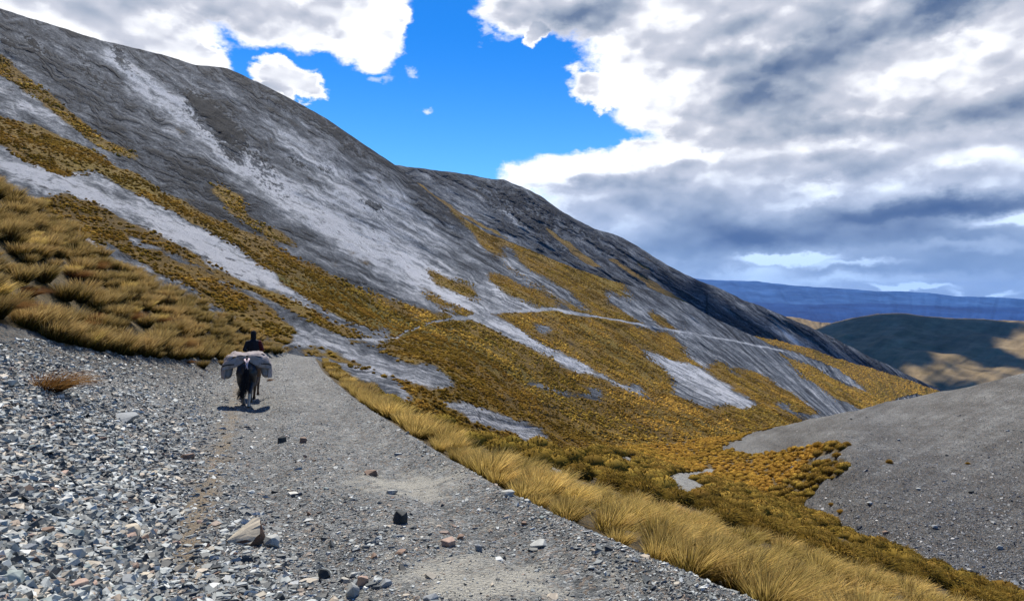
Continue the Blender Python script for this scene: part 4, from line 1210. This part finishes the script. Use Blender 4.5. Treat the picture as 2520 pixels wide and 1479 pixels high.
RK = {k: mat_rock('rock_' + k, c) for k, c in {'tan': (.46, .40, .30), 'black': (.035, .04, .04), 'grey': (.22, .235, .24), 'pale': (.33, .335, .31), 'brown': (.20, .13, .09), 'pink': (.36, .25, .19), 'green': (.25, .29, .27)}.items()}


def rock(px, py, wpx, hpx, col, label, group=None, seed=None, rot=(0, 0, 0), flat=1.0, name='rock', cat='rock'):
    p = ground_at(px, py + hpx * .4)[0]; k = p[1] / F
    sx_, sz_ = wpx * k, hpx * k
    me = rock_mesh(seed if seed is not None else int(px * 7 + py), sx_, sx_ * .8, sz_ * 1.15 * flat, RK[col])
    o = obj_me(name, me); o.location = (p[0], p[1], p[2] + sz_ * .26); o.rotation_euler = rot
    return tag(o, label, cat, group)


def wedge_rock():
    """the big tilted slab: tan top painted as lit, red-brown broken side painted dark as in shade"""
    p = ground_at(598, 1338)[0]; k = p[1] / F
    def q(a, b, d): return ((a - 598) * k, d * k, (1338 - b) * k)
    V = [q(556, 1330, 0), q(592, 1346, -14), q(622, 1334, -12), q(638, 1312, 2), q(634, 1296, 20), q(622, 1284, 44), q(604, 1290, 48), q(575, 1312, 32),   # rim of the top face / front
         q(560, 1345, 0), q(596, 1352, -10), q(622, 1350, -6), q(638, 1340, 8), q(632, 1340, 60), q(580, 1342, 50)]
    bm = bmesh.new(); vs = [bm.verts.new(v) for v in V]
    bmesh.ops.convex_hull(bm, input=vs)
    bmesh.ops.delete(bm, geom=[v for v in bm.verts if not v.link_faces], context='VERTS')
    bmesh.ops.subdivide_edges(bm, edges=bm.edges[:], cuts=2, use_grid_fill=True)
    r = random.Random(5)
    for v in bm.verts: v.co += Vector((r.uniform(-1, 1), r.uniform(-1, 1), r.uniform(-1, 1))) * .006
    bm.normal_update()
    me = bpy.data.meshes.new('rock'); me.materials.append(RK['tan']); me.materials.append(mat_rock('rock_redbrown_shade', (.10, .055, .035)))
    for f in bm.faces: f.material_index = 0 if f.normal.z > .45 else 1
    bm.to_mesh(me); bm.free()
    o = obj_me('rock', me); o.location = p
    tag(o, 'largest rock on the track, tilted slab with lit tan top and shaded red-brown broken side', 'rock')


wedge_rock()
for a in (
    (985, 1272, 40, 36, 'black', 'jet black angular block standing alone on the pale right wheel track', 11),
    (1105, 1333, 38, 26, 'pink', 'tan block with shadowed end, right of centre on the pale track', 12),
    (1133, 1312, 20, 14, 'brown', 'small brown stone touching behind the tan block on the pale track', 13),
    (1178, 1342, 18, 20, 'grey', 'narrow upright grey stone just right of the tan block', 14),
    (798, 1383, 34, 26, 'black', 'black pointed stone between the wheel tracks, right of the big tilted slab', 15),
    (868, 1425, 34, 34, 'pale', 'pale rock with deep shadow among three stones near the bottom centre', 16),
    (893, 1412, 26, 26, 'pink', 'pinkish stone beside the pale rock near the bottom centre', 17),
    (948, 1423, 32, 18, 'grey', 'dark grey stone right of the pinkish one near the bottom centre', 18),
    (668, 1318, 46, 30, 'pale', 'pale stone with brown lower side, just right of the big tilted slab', 19),
    (912, 1160, 40, 14, 'brown', 'flat red-brown stone with pale top on the upper track', 20),
    (965, 1206, 34, 12, 'pale', 'flat pale slab lying on the upper pale track', 21),
    (745, 1082, 24, 16, 'brown', 'brown stone on the track halfway towards the pack horse', 22),
    (694, 1078, 22, 18, 'black', 'small black block on the track in front of the pack horse', 23),
    (920, 1365, 18, 16, 'brown', 'small pyramid-shaped brown stone left of the small flat brown one', 24),
    (986, 1357, 28, 12, 'brown', 'small flat brown stone below the black block', 25),
    (1053, 1348, 9, 9, 'black', 'tiny black cube of stone left of the tan block', 26),
    (1250, 1228, 40, 16, 'pale', 'pale rounded stone at the foot of the tussock fringe', 27),
    (1325, 1330, 46, 16, 'pale', 'low pale slab on the right gravel shoulder near the fringe', 28),
    (463, 1122, 34, 16, 'brown', 'reddish brown slab on the left stones below the horse', 29),
    (1060, 1470, 36, 16, 'grey', 'half buried grey stone at the bottom edge of the pale track', 30),
    (180, 1312, 46, 22, 'green', 'greenish-white slab among the left scree', 31),
    (315, 1423, 50, 28, 'grey', 'broad dark grey slab low in the left scree', 32),
    (190, 1440, 50, 36, 'pink', 'pinkish tan slab near the bottom left corner', 33),
    (182, 1362, 50, 26, 'pale', 'pale leaf-shaped slab standing out in the left scree', 34),
    (325, 1300, 46, 28, 'tan', 'tan slab with brown underside at the right edge of the left scree', 35),
    (30, 1418, 54, 40, 'green', 'grey-green slab in the bottom left corner', 36),
    (155, 1468, 46, 24, 'pale', 'bright white slab at the bottom of the left scree', 37),
    (20, 935, 44, 14, 'pale', 'white flat stone poking out of the cut bank at the left edge', 38),
    (305, 1022, 80, 18, 'grey', 'wide grey slab with a dark hollow under it on the scree', 39)):
    rock(a[0], a[1], a[2], a[3], a[4], a[5], seed=a[6], rot=(random.uniform(-.2, .2), random.uniform(-.2, .2), random.uniform(0, 3)))
for (a, b, w_, h_, q_, sd_) in ((1950, 1150, 12, 7, 'grey', 1), (2140, 1235, 14, 8, 'pale', 2), (2300, 1290, 16, 9, 'grey', 3), (2390, 1210, 12, 7, 'black', 4), (2460, 1340, 18, 10, 'pale', 5),
    (2330, 1120, 9, 5, 'black', 6), (2480, 1060, 9, 5, 'grey', 7), (2210, 1080, 9, 5, 'pale', 8), (2500, 1430, 20, 11, 'grey', 9), (2180, 1300, 15, 8, 'brown', 10), (2400, 1400, 16, 8, 'black', 12), (2260, 1200, 11, 6, 'pale', 13)):
    rock(a, b, w_, h_, q_, 'one of the few larger stones dotted over the grey scree hill on the right', 'larger stones on the scree hill', seed=sd_ * 31)
cols = ['grey', 'pale', 'green', 'grey', 'tan', 'brown', 'pale', 'green', 'black', 'pink']
n = 0
while n < 130:
    x = rng.uniform(-20, 1500); yv = rng.uniform(1020, 1500)
    if float(stone_w(np.array([x]), np.array([yv]))[0]) < rng.uniform(.05, 1.0): continue
    isleft = x < 480
    wd = rng.uniform(.07, .17) if isleft else rng.uniform(.05, .10)
    p = ground_at(x, yv)[0]; wp = wd / p[1] * F
    rock(x, yv, wp, wp * rng.uniform(.22, .45), cols[rng.integers(0, 10)],
         'one of many flat shale slabs lying loose on the left scree' if isleft else 'one of many small angular stones scattered along the wheel tracks',
         'shale slabs on the left scree' if isleft else 'small stones on the wheel tracks', seed=int(n + 900), rot=(rng.uniform(-.3, .3), rng.uniform(-.3, .3), rng.uniform(0, 6)), name='shale_slab' if isleft else 'small_rock', cat='stone')
    n += 1


# ------------------------------------------------------------------ horses and rider
def blob_mesh(name, caps, mat, voxel=.02, smooth=6, parent=None):
    """union of tapered limbs melted into one continuous skin"""
    bm = bmesh.new()
    for (p1, r1, p2, r2) in caps:
        b2 = bmesh.new()
        for p, r in ((p1, r1), (p2, r2)):
            rr = r if isinstance(r, tuple) else (r, r, r)
            bmesh.ops.create_icosphere(b2, subdivisions=2, radius=1, matrix=Matrix.Translation(p) @ Matrix.Diagonal((*rr, 1)))
        bmesh.ops.convex_hull(b2, input=b2.verts)
        bmesh.ops.delete(b2, geom=[v for v in b2.verts if not v.link_faces], context='VERTS')
        t = bpy.data.meshes.new('t'); b2.to_mesh(t); b2.free(); bm.from_mesh(t); bpy.data.meshes.remove(t)
    me = bpy.data.meshes.new(name); bm.to_mesh(me); bm.free()
    o = bpy.data.objects.new(name, me); COL.objects.link(o)
    rm = o.modifiers.new('r', 'REMESH'); rm.mode = 'VOXEL'; rm.voxel_size = voxel
    sm = o.modifiers.new('s', 'SMOOTH'); sm.iterations = smooth; sm.factor = .5
    dg = bpy.context.evaluated_depsgraph_get()
    m2 = bpy.data.meshes.new_from_object(o.evaluated_get(dg)); m2.name = name
    o.modifiers.clear(); o.data = m2; m2.materials.clear(); m2.materials.append(mat)
    m2.polygons.foreach_set('use_smooth', np.ones(len(m2.polygons), bool))
    if parent is not None: o.parent = parent
    return o


def empty(name, loc, rz=0):
    o = bpy.data.objects.new(name, None); COL.objects.link(o); o.location = loc; o.rotation_euler = (0, 0, rz); return o


def mat_coat(name, c, sock=True):
    m, g, out = new_mat(name)
    co = g.node('ShaderNodeTexCoord').outputs['Object']; s = g.node('ShaderNodeSeparateXYZ'); g.l.new(co, s.inputs[0])
    n = g.noise(co, 6, 5, .6)
    col = g.ramp(n, [(.3, tuple(a * .7 for a in c)), (.7, tuple(a * 1.3 for a in c))])
    if sock:
        rear = g.step(s.outputs[1], -.2, -.3); low = g.step(g.m('ADD', s.outputs[2], g.m('MULTIPLY', n, .25)), .62, .50)
        rt = g.step(s.outputs[0], -.03, .02)
        w_ = g.m('MULTIPLY', g.m('MULTIPLY', rear, low), g.m('ADD', .35, g.m('MULTIPLY', rt, .65)))
        spots = g.step(g.noise(co, 9, 2, .5), .70, .74)
        w_ = g.m('MAXIMUM', w_, g.m('MULTIPLY', spots, g.step(s.outputs[2], .9, .7)))
        col = g.mix(w_, col, (.55, .50, .44))
    principled(g, out, col, .45, n, .4, .2, .01)
    return m


def strands(name, mat, roots, n, path, width, spread, parent, seed=1):
    """hair: many thin strips following a path"""
    r = np.random.default_rng(seed); path = np.array(path, float); k = len(path)
    V = []; Q = []
    for i in range(n):
        o0 = r.normal(0, 1, 3) * roots; sp = r.normal(0, 1, 3) * spread
        side = r.normal(0, 1, 3); side /= np.linalg.norm(side)
        b = len(V)
        for j in range(k):
            t = j / (k - 1); c = path[j] + o0 + sp * t; w_ = width * (1 - .6 * t)
            V += [c - side * w_, c + side * w_]
        Q += [[b + 2 * j, b + 2 * j + 1, b + 2 * j + 3, b + 2 * j + 2] for j in range(k - 1)]
    return obj_me(name, mesh_np(name, np.array(V), np.array(Q), mat), parent)


M_HAIR = mat_plain('black_hair', (.010, .010, .013), .6)
M_HOOF = mat_plain('hoof_horn', (.06, .05, .04), .6)


def horse(name, loc, rz, coat, hair, label, lift_left=True, scale=1.0, neck_low=False):
    root = empty(name, loc, rz); root.scale = (scale,) * 3
    tag(root, label, 'horse')
    c = []
    A = c.append
    A(((0, -.42, 1.13), (.29, .3, .29), (0, .05, 1.07), (.33, .3, .34))); A(((0, .05, 1.07), (.33, .3, .34), (0, .48, 1.12), (.25, .26, .30)))
    A(((0, -.60, 1.20), (.20, .2, .20), (0, -.3, 1.24), (.20, .2, .19)))
    A(((0, .42, 1.32), (.10, .2, .16), (0, .60, 1.15), (.19, .18, .25)))
    hn = (0, 1.12, 1.55) if not neck_low else (0, 1.20, 1.30)
    A(((0, .55, 1.22), (.15, .2, .24), (0, .88, hn[2] - .14), (.10, .13, .16))); A(((0, .88, hn[2] - .14), (.10, .13, .16), hn, (.085, .1, .12)))
    hd = Vector(hn)
    A((tuple(hd + Vector((0, .05, 0))), (.085, .11, .12), tuple(hd + Vector((0, .24, -.19))), (.065, .09, .09))); A((tuple(hd + Vector((0, .24, -.19))), (.065, .09, .09), tuple(hd + Vector((0, .38, -.36))), (.05, .06, .06)))
    for s in (-1, 1):
        A((tuple(hd + Vector((.055 * s, .0, .10))), .026, tuple(hd + Vector((.075 * s, .02, .20))), .008))
    hind = {1: [(.13, -.56, 1.08), (.15, -.38, .80), (.085, -.66, .50), (.055, -.60, .17), (.05, -.57, .07)],
            -1: [(-.13, -.56, 1.08), (-.17, -.30, .80), (-.13, -.50, .52), (-.10, -.38, .22), (-.09, -.33, .12)] if lift_left else [(-.13, -.56, 1.08), (-.15, -.42, .80), (-.11, -.75, .50), (-.09, -.72, .17), (-.09, -.69, .07)]}
    rads = [.185, .125, .058, .043, .056]
    for s, L in hind.items():
        A(((0.1 * s, -.50, 1.16), .20, L[0], .195))
        for k in range(4): A((L[k], rads[k], L[k + 1], rads[k + 1]))
    front = {1: [(.14, .50, 1.05), (.15, .46, .80), (.13, .60, .47), (.12, .56, .16), (.12, .60, .06)], -1: [(-.14, .50, 1.05), (-.15, .48, .80), (-.13, .38, .46), (-.12, .22, .20), (-.12, .18, .11)]}
    fr2 = [.15, .095, .055, .038, .052]
    for s, L in front.items():
        for k in range(4): A((L[k], fr2[k], L[k + 1], fr2[k + 1]))
    blob_mesh('body', c, coat, .018, 4, root)
    for L in (hind[1], hind[-1], front[1], front[-1]):
        x, y, z = L[4]
        blob_mesh('hoof', [((x, y, z - .02), (.055, .062, .02), (x, y + .02, z - .05), (.064, .075, .015))], M_HOOF, .012, 1, root)
    strands('tail', hair, .022, 420, [(0, -.78, 1.24), (-.01, -.90, 1.12), (-.03, -.93, .90), (-.08, -.92, .65), (-.17, -.90, .40)], .006, .055, root, 3)
    strands('mane', hair, .02, 260, [(0, .55, 1.50 if not neck_low else 1.42), (.05, .75, 1.42 if not neck_low else 1.36), (.11, .85, 1.28 if not neck_low else 1.22)], .006, .10, root, 4)
    return root


M_BLACK = mat_coat('black_coat', (.012, .012, .017)); M_BAY = mat_coat('bay_coat', (.075, .035, .018), False)
hp = ground_at(605, 1001)[0]
az = math.radians(21.0)
H1 = horse('pack_horse', (hp[0] - .18, hp[1] + .55, hp[2] + .01), az, M_BLACK, M_HAIR, 'black pack horse seen from behind, white sock on its hind leg, loaded with canvas packs', neck_low=True)
h2 = hp + np.array([-1.02, 3.15, -.09 - .05])
H2 = horse('riding_horse', (h2[0] + .10, h2[1] - .1, z_road(h2[1]) + EYE), az - .06, M_BAY, M_HAIR, 'brown riding horse mostly hidden in front of the pack horse, carrying the rider', lift_left=False)

# canvas load
M_CANVAS = mat_plain('canvas', (.30, .262, .255), .9, .35, 7, .1, .6, .03)
M_PANNIER = mat_plain('pannier_canvas', (.26, .235, .225), .9, .25, 7, .1, .5, .02)
M_STRAP = mat_plain('strap_webbing', (.015, .017, .022), .7)
M_CLOTH = mat_plain('crupper_cloth', (.50, .40, .43), .9)
pack = empty('pack_load', H1.location, az); tag(pack, 'pale canvas cover over two bulging side panniers on the black horse', 'pack')
prof = np.array([(0, 1.655), (.15, 1.665), (.32, 1.665), (.46, 1.63), (.57, 1.55), (.65, 1.43), (.705, 1.28), (.735, 1.12), (.735, .98), (.72, .88)])
ss = np.concatenate([[0], np.cumsum(np.hypot(*np.diff(prof, axis=0).T))])
uu = np.linspace(-1, 1, 71); vv = np.linspace(-1, 1, 41)
U, Vv = np.meshgrid(uu, vv)
ax_ = np.interp(np.abs(U) * ss[-1], ss, prof[:, 0]); az_ = np.interp(np.abs(U) * ss[-1], ss, prof[:, 1])
fold = .045 * fbm(U * 5, Vv * 2.2, 4) + .020 * np.sin(U * 22 + 3 * Vv + 2 * fbm(U * 3, Vv * 3, 2)) * (np.abs(U) > .25)
endr = 1 - .16 * np.abs(Vv) ** 6
X = np.sign(U) * ax_ * endr * (1 + fold * .6); Y = .50 * Vv + .03 * fbm(U * 4, Vv * 3, 2); Z = 1.0 + (az_ - 1.0) * (1 - .10 * np.abs(Vv) ** 5) + fold * 1.1
Z += -.05 * np.exp(-((np.abs(U) - .0) / .09) ** 2) * 0
CV = np.stack([X, Y, Z], -1)
cv_o = obj_me('cover', mesh_np('cover', CV, grid_faces(*CV.shape[:2]), M_CANVAS), pack)
so_ = cv_o.modifiers.new('thick', 'SOLIDIFY'); so_.thickness = .008; so_.offset = -1
for s in (-1, 1):
    blob_mesh('pannier', [((.50 * s, -.34, 1.36), (.13, .12, .12), (.50 * s, .34, 1.36), (.13, .12, .12)), ((.56 * s, -.36, 1.02), (.13, .13, .13), (.56 * s, .34, 1.02), (.13, .13, .13)),
                          ((.50 * s, -.36, 1.36), (.13, .1, .12), (.56 * s, -.36, 1.02), (.135, .11, .13)), ((.50 * s, 0, 1.36), (.14, .3, .12), (.56 * s, 0, 1.02), (.14, .33, .13))], M_PANNIER, .02, 3, pack)
    # back corner of the cover tucked over the pannier
    fl = []
    for i in range(12):
        for j in range(7):
            a, b = i / 11, j / 6
            x = s * (.20 + .50 * a); z = 1.60 - .26 * a ** 2.2 - b * (.16 + .14 * math.sin(a * 3.1)); yy_ = -.52 - .02 * math.sin(a * 9 + b * 5) - .01 * b
            fl.append((s * (.03 + .67 * a), yy_, z))
    fv = np.array(fl)
    f_o = obj_me('cover_flap', mesh_np('cover_flap', fv, grid_faces(12, 7), M_CANVAS), pack)
    q = f_o.modifiers.new('thick', 'SOLIDIFY'); q.thickness = .008
    # lashing strap round each pannier
    st_ = []
    for i in range(22):
        u_ = .30 + .58 * i / 21
        xx = np.interp(u_ * ss[-1], ss, prof[:, 0]) * 1.02 + .008; zz = np.interp(u_ * ss[-1], ss, prof[:, 1]) + .012
        st_ += [(s * xx, -.33, zz), (s * xx, -.28, zz)]
    obj_me('strap', mesh_np('strap', np.array(st_), grid_faces(22, 2), M_STRAP), pack)
    rp = [(s * .70, -.52, 1.30), (s * .60, -.545, 1.335), (s * .48, -.55, 1.345), (s * .36, -.55, 1.35)]
    rp = np.array([[(x, y_, z - .018), (x, y_, z + .018)] for x, y_, z in rp]).reshape(-1, 3)
    obj_me('strap', mesh_np('strap', rp, grid_faces(4, 2), M_STRAP), pack)
cr = np.array([[(-.10, -.55, 1.53), (-.04, -.57, 1.53)], [(-.05, -.72, 1.43), (0.0, -.73, 1.43)], [(-.02, -.82, 1.32), (.03, -.82, 1.32)], [(-.05, -.84, 1.20), (.00, -.84, 1.20)]]).reshape(-1, 3)
cr2 = cr * np.array([-1, 1, 1]) + np.array([0, -.006, 0])
for q in (cr, cr2):
    o = obj_me('crupper', mesh_np('crupper', q, grid_faces(4, 2), M_CLOTH), pack); m_ = o.modifiers.new('thick', 'SOLIDIFY'); m_.thickness = .012

# rider
M_JACKET = mat_plain('dark_jacket', (.012, .012, .018), .8); M_SKIN = mat_plain('skin', (.35, .20, .14), .6, .1); M_TROUSER = mat_plain('dark_trousers', (.02, .022, .03), .9)
M_RED = mat_plain('red_cloth', (.085, .008, .010), .8); M_BOOT = mat_plain('boot_leather', (.03, .02, .015), .6); M_BEANIE = mat_plain('knitted_cap', (.012, .012, .016), .95, .3, 60)
rl = Vector(H2.location); rider = empty('person', (rl.x, rl.y, rl.z), az - .06)
tag(rider, 'rider in dark jacket with red right sleeve and dark cap, riding ahead of the packs', 'person')
sb = 1.40
body = [((0, .02, sb + .10), (.17, .12, .12), (0, .03, sb + .34), (.15, .11, .12)), ((0, .03, sb + .34), (.16, .11, .12), (0, .0, sb + .54), (.17, .11, .08)), ((0, .01, sb + .58), .065, (0, .04, sb + .70), .055),
        ((0, .04, sb + .80), (.078, .095, .11), (0, .07, sb + .74), (.065, .08, .08))]
for s in (-1, 1):
    body += [((.18 * s, .0, sb + .53), .065, (.25 * s, -.02, sb + .28), .048), ((.25 * s, -.02, sb + .28), .046, (.12 * s, .26, sb + .20), .032),
             ((.12 * s, .27, sb + .20), (.035, .045, .022), (.10 * s, .32, sb + .19), (.04, .03, .02)),
             ((.10 * s, .05, sb + .08), .10, (.32 * s, .34, sb - .12), .072), ((.32 * s, .34, sb - .12), .066, (.36 * s, .26, sb - .52), .045), ((.36 * s, .26, sb - .56), .04, (.38 * s, .42, sb - .60), .032)]
    for f in range(4):
        body += [((.08 * s + .016 * f * s, .34, sb + .19), .010, (.08 * s + .016 * f * s, .375 + .004 * (f % 2), sb + .175), .009), ((.08 * s + .016 * f * s, .375, sb + .175), .009, (.08 * s + .016 * f * s, .365, sb + .155), .008)]
    body += [((.085 * s, .29, sb + .20), .012, (.070 * s, .34, sb + .21), .009)]
body += [((0, .145, sb + .79), .014, (0, .165, sb + .765), .012), ((.082, .05, sb + .78), (.01, .018, .028), (.086, .045, sb + .77), (.01, .015, .02)), ((-.082, .05, sb + .78), (.01, .018, .028), (-.086, .045, sb + .77), (.01, .015, .02))]
blob_mesh('body', body, M_SKIN, .011, 2, rider)
jk = [((0, .0, sb + .04), (.21, .16, .08), (0, .01, sb + .34), (.20, .15, .14)), ((0, .01, sb + .34), (.23, .16, .15), (0, -.01, sb + .56), (.215, .14, .09)), ((0, .0, sb + .60), (.10, .09, .05), (0, .02, sb + .66), (.085, .08, .04))]
blob_mesh('jacket', jk, M_JACKET, .014, 3, rider)
for s, mt in ((-1, M_JACKET), (1, M_RED)):
    blob_mesh('sleeve', [((.19 * s, -.01, sb + .53), .085, (.29 * s, -.03, sb + .28), .072), ((.29 * s, -.03, sb + .28), .070, (.15 * s, .22, sb + .20), .05)], mt, .014, 3, rider)
    blob_mesh('trouser_leg', [((.10 * s, .03, sb + .06), .12, (.33 * s, .34, sb - .12), .09), ((.33 * s, .34, sb - .12), .085, (.37 * s, .26, sb - .50), .062)], M_TROUSER, .014, 3, rider)
    blob_mesh('boot', [((.37 * s, .25, sb - .48), .062, (.37 * s, .24, sb - .60), .05), ((.37 * s, .26, sb - .62), (.045, .06, .035), (.385 * s, .42, sb - .63), (.04, .05, .028))], M_BOOT, .012, 2, rider)
blob_mesh('cap', [((0, .03, sb + .84), (.105, .118, .09), (0, .03, sb + .88), (.09, .10, .08)), ((0, -.03, sb + .68), (.09, .07, .08), (0, -.01, sb + .83), (.10, .09, .07))], M_BEANIE, .012, 2, rider)

# ------------------------------------------------------------------ clouds added out of view, cut to shape to shade the far hills
def shade_cloud_sheet(P, PX, PY, dark, H, step, seed, lab):
    P = P[::step, ::step]; PX = PX[::step, ::step]; PY = PY[::step, ::step]
    s = (H - P[..., 2]) / sun_dir.z
    Q0 = P + s[..., None] * np.array(sun_dir)
    n1 = fbm(PX / 60 + seed, PY / 30, 2)
    d = dark(PX + n1 * 60, PY + fbm(PX / 50, PY / 40 + seed, 2) * 40)
    f = grid_faces(*P.shape[:2]); keep = d.ravel()[f].all(1)
    th = 90 + 60 * fbm(PX / 20, PY / 20, 3)
    A = Q0.copy(); B = Q0.copy(); B[..., 2] += th; A[..., 2] -= 15 * fbm(PX / 15, PY / 15, 3)
    V = np.concatenate([A.reshape(-1, 3), B.reshape(-1, 3)]); Q = np.concatenate([f[keep], f[keep][:, ::-1] + P.shape[0] * P.shape[1]])
    V, Q, _ = compact(V, Q, {})
    o = obj_me('cloud', mesh_np('cloud', V, Q, M_SHADE_CLOUD)); tag(o, kind='structure')


m_, g_, out_ = new_mat('shade_cloud_white'); p_ = principled(g_, out_, (.85, .87, .9), 1.0); M_SHADE_CLOUD = m_

def dark_hills(px, py):
    d = (py < 1100)
    for pl in ([(2330, 905), (2420, 895), (2500, 905), (2560, 935), (2480, 950), (2380, 945)], [(2190, 900), (2330, 862), (2370, 880), (2300, 905), (2230, 930), (2170, 915)],
               [(2440, 815), (2520, 800), (2700, 790), (2700, 880), (2560, 875), (2460, 870), (2410, 850)], [(2200, 935), (2300, 915), (2330, 925), (2260, 950)]):
        d = d & ~inpoly(px, py, pl)
    return d
shade_cloud_sheet(P5, PX5, PY5, dark_hills, 3600, 1, 2.0, 'a')
def dark_mtn(px, py):
    return inpoly(px, py, [(1560, 640), (1700, 700), (1830, 770), (1960, 820), (2150, 900), (2400, 980), (2500, 1100), (2000, 1100), (1990, 920), (1900, 870), (1800, 860), (1700, 770)]) & ~inpoly(px, py, [(1860, 800), (1890, 805), (2010, 900), (1980, 905)])
shade_cloud_sheet(P4, PX4, PY4, dark_mtn, 3200, 1, 5.0, 'b')

# ------------------------------------------------------------------ the air
def haze():
    x, y0, y1, z0, z1 = 16000, -1500, 16500, -630, 420
    V = np.array([(-x, y0, z0), (x, y0, z0), (x, y1, z0), (-x, y1, z0), (-x, y0, z1), (x, y0, z1), (x, y1, z1), (-x, y1, z1)], float)
    Q = np.array([(0, 3, 2, 1), (4, 5, 6, 7), (0, 1, 5, 4), (1, 2, 6, 5), (2, 3, 7, 6), (3, 0, 4, 7)])
    m, g, out = new_mat('haze')
    p = g.node('ShaderNodeVolumePrincipled'); p.inputs['Color'].default_value = (.16, .42, 1, 1); p.inputs['Density'].default_value = 2.2e-5
    g.l.new(p.outputs[0], out.inputs['Volume'])
    tag(obj_me('haze', mesh_np('haze', V, Q, m, False)), kind='stuff')


haze()
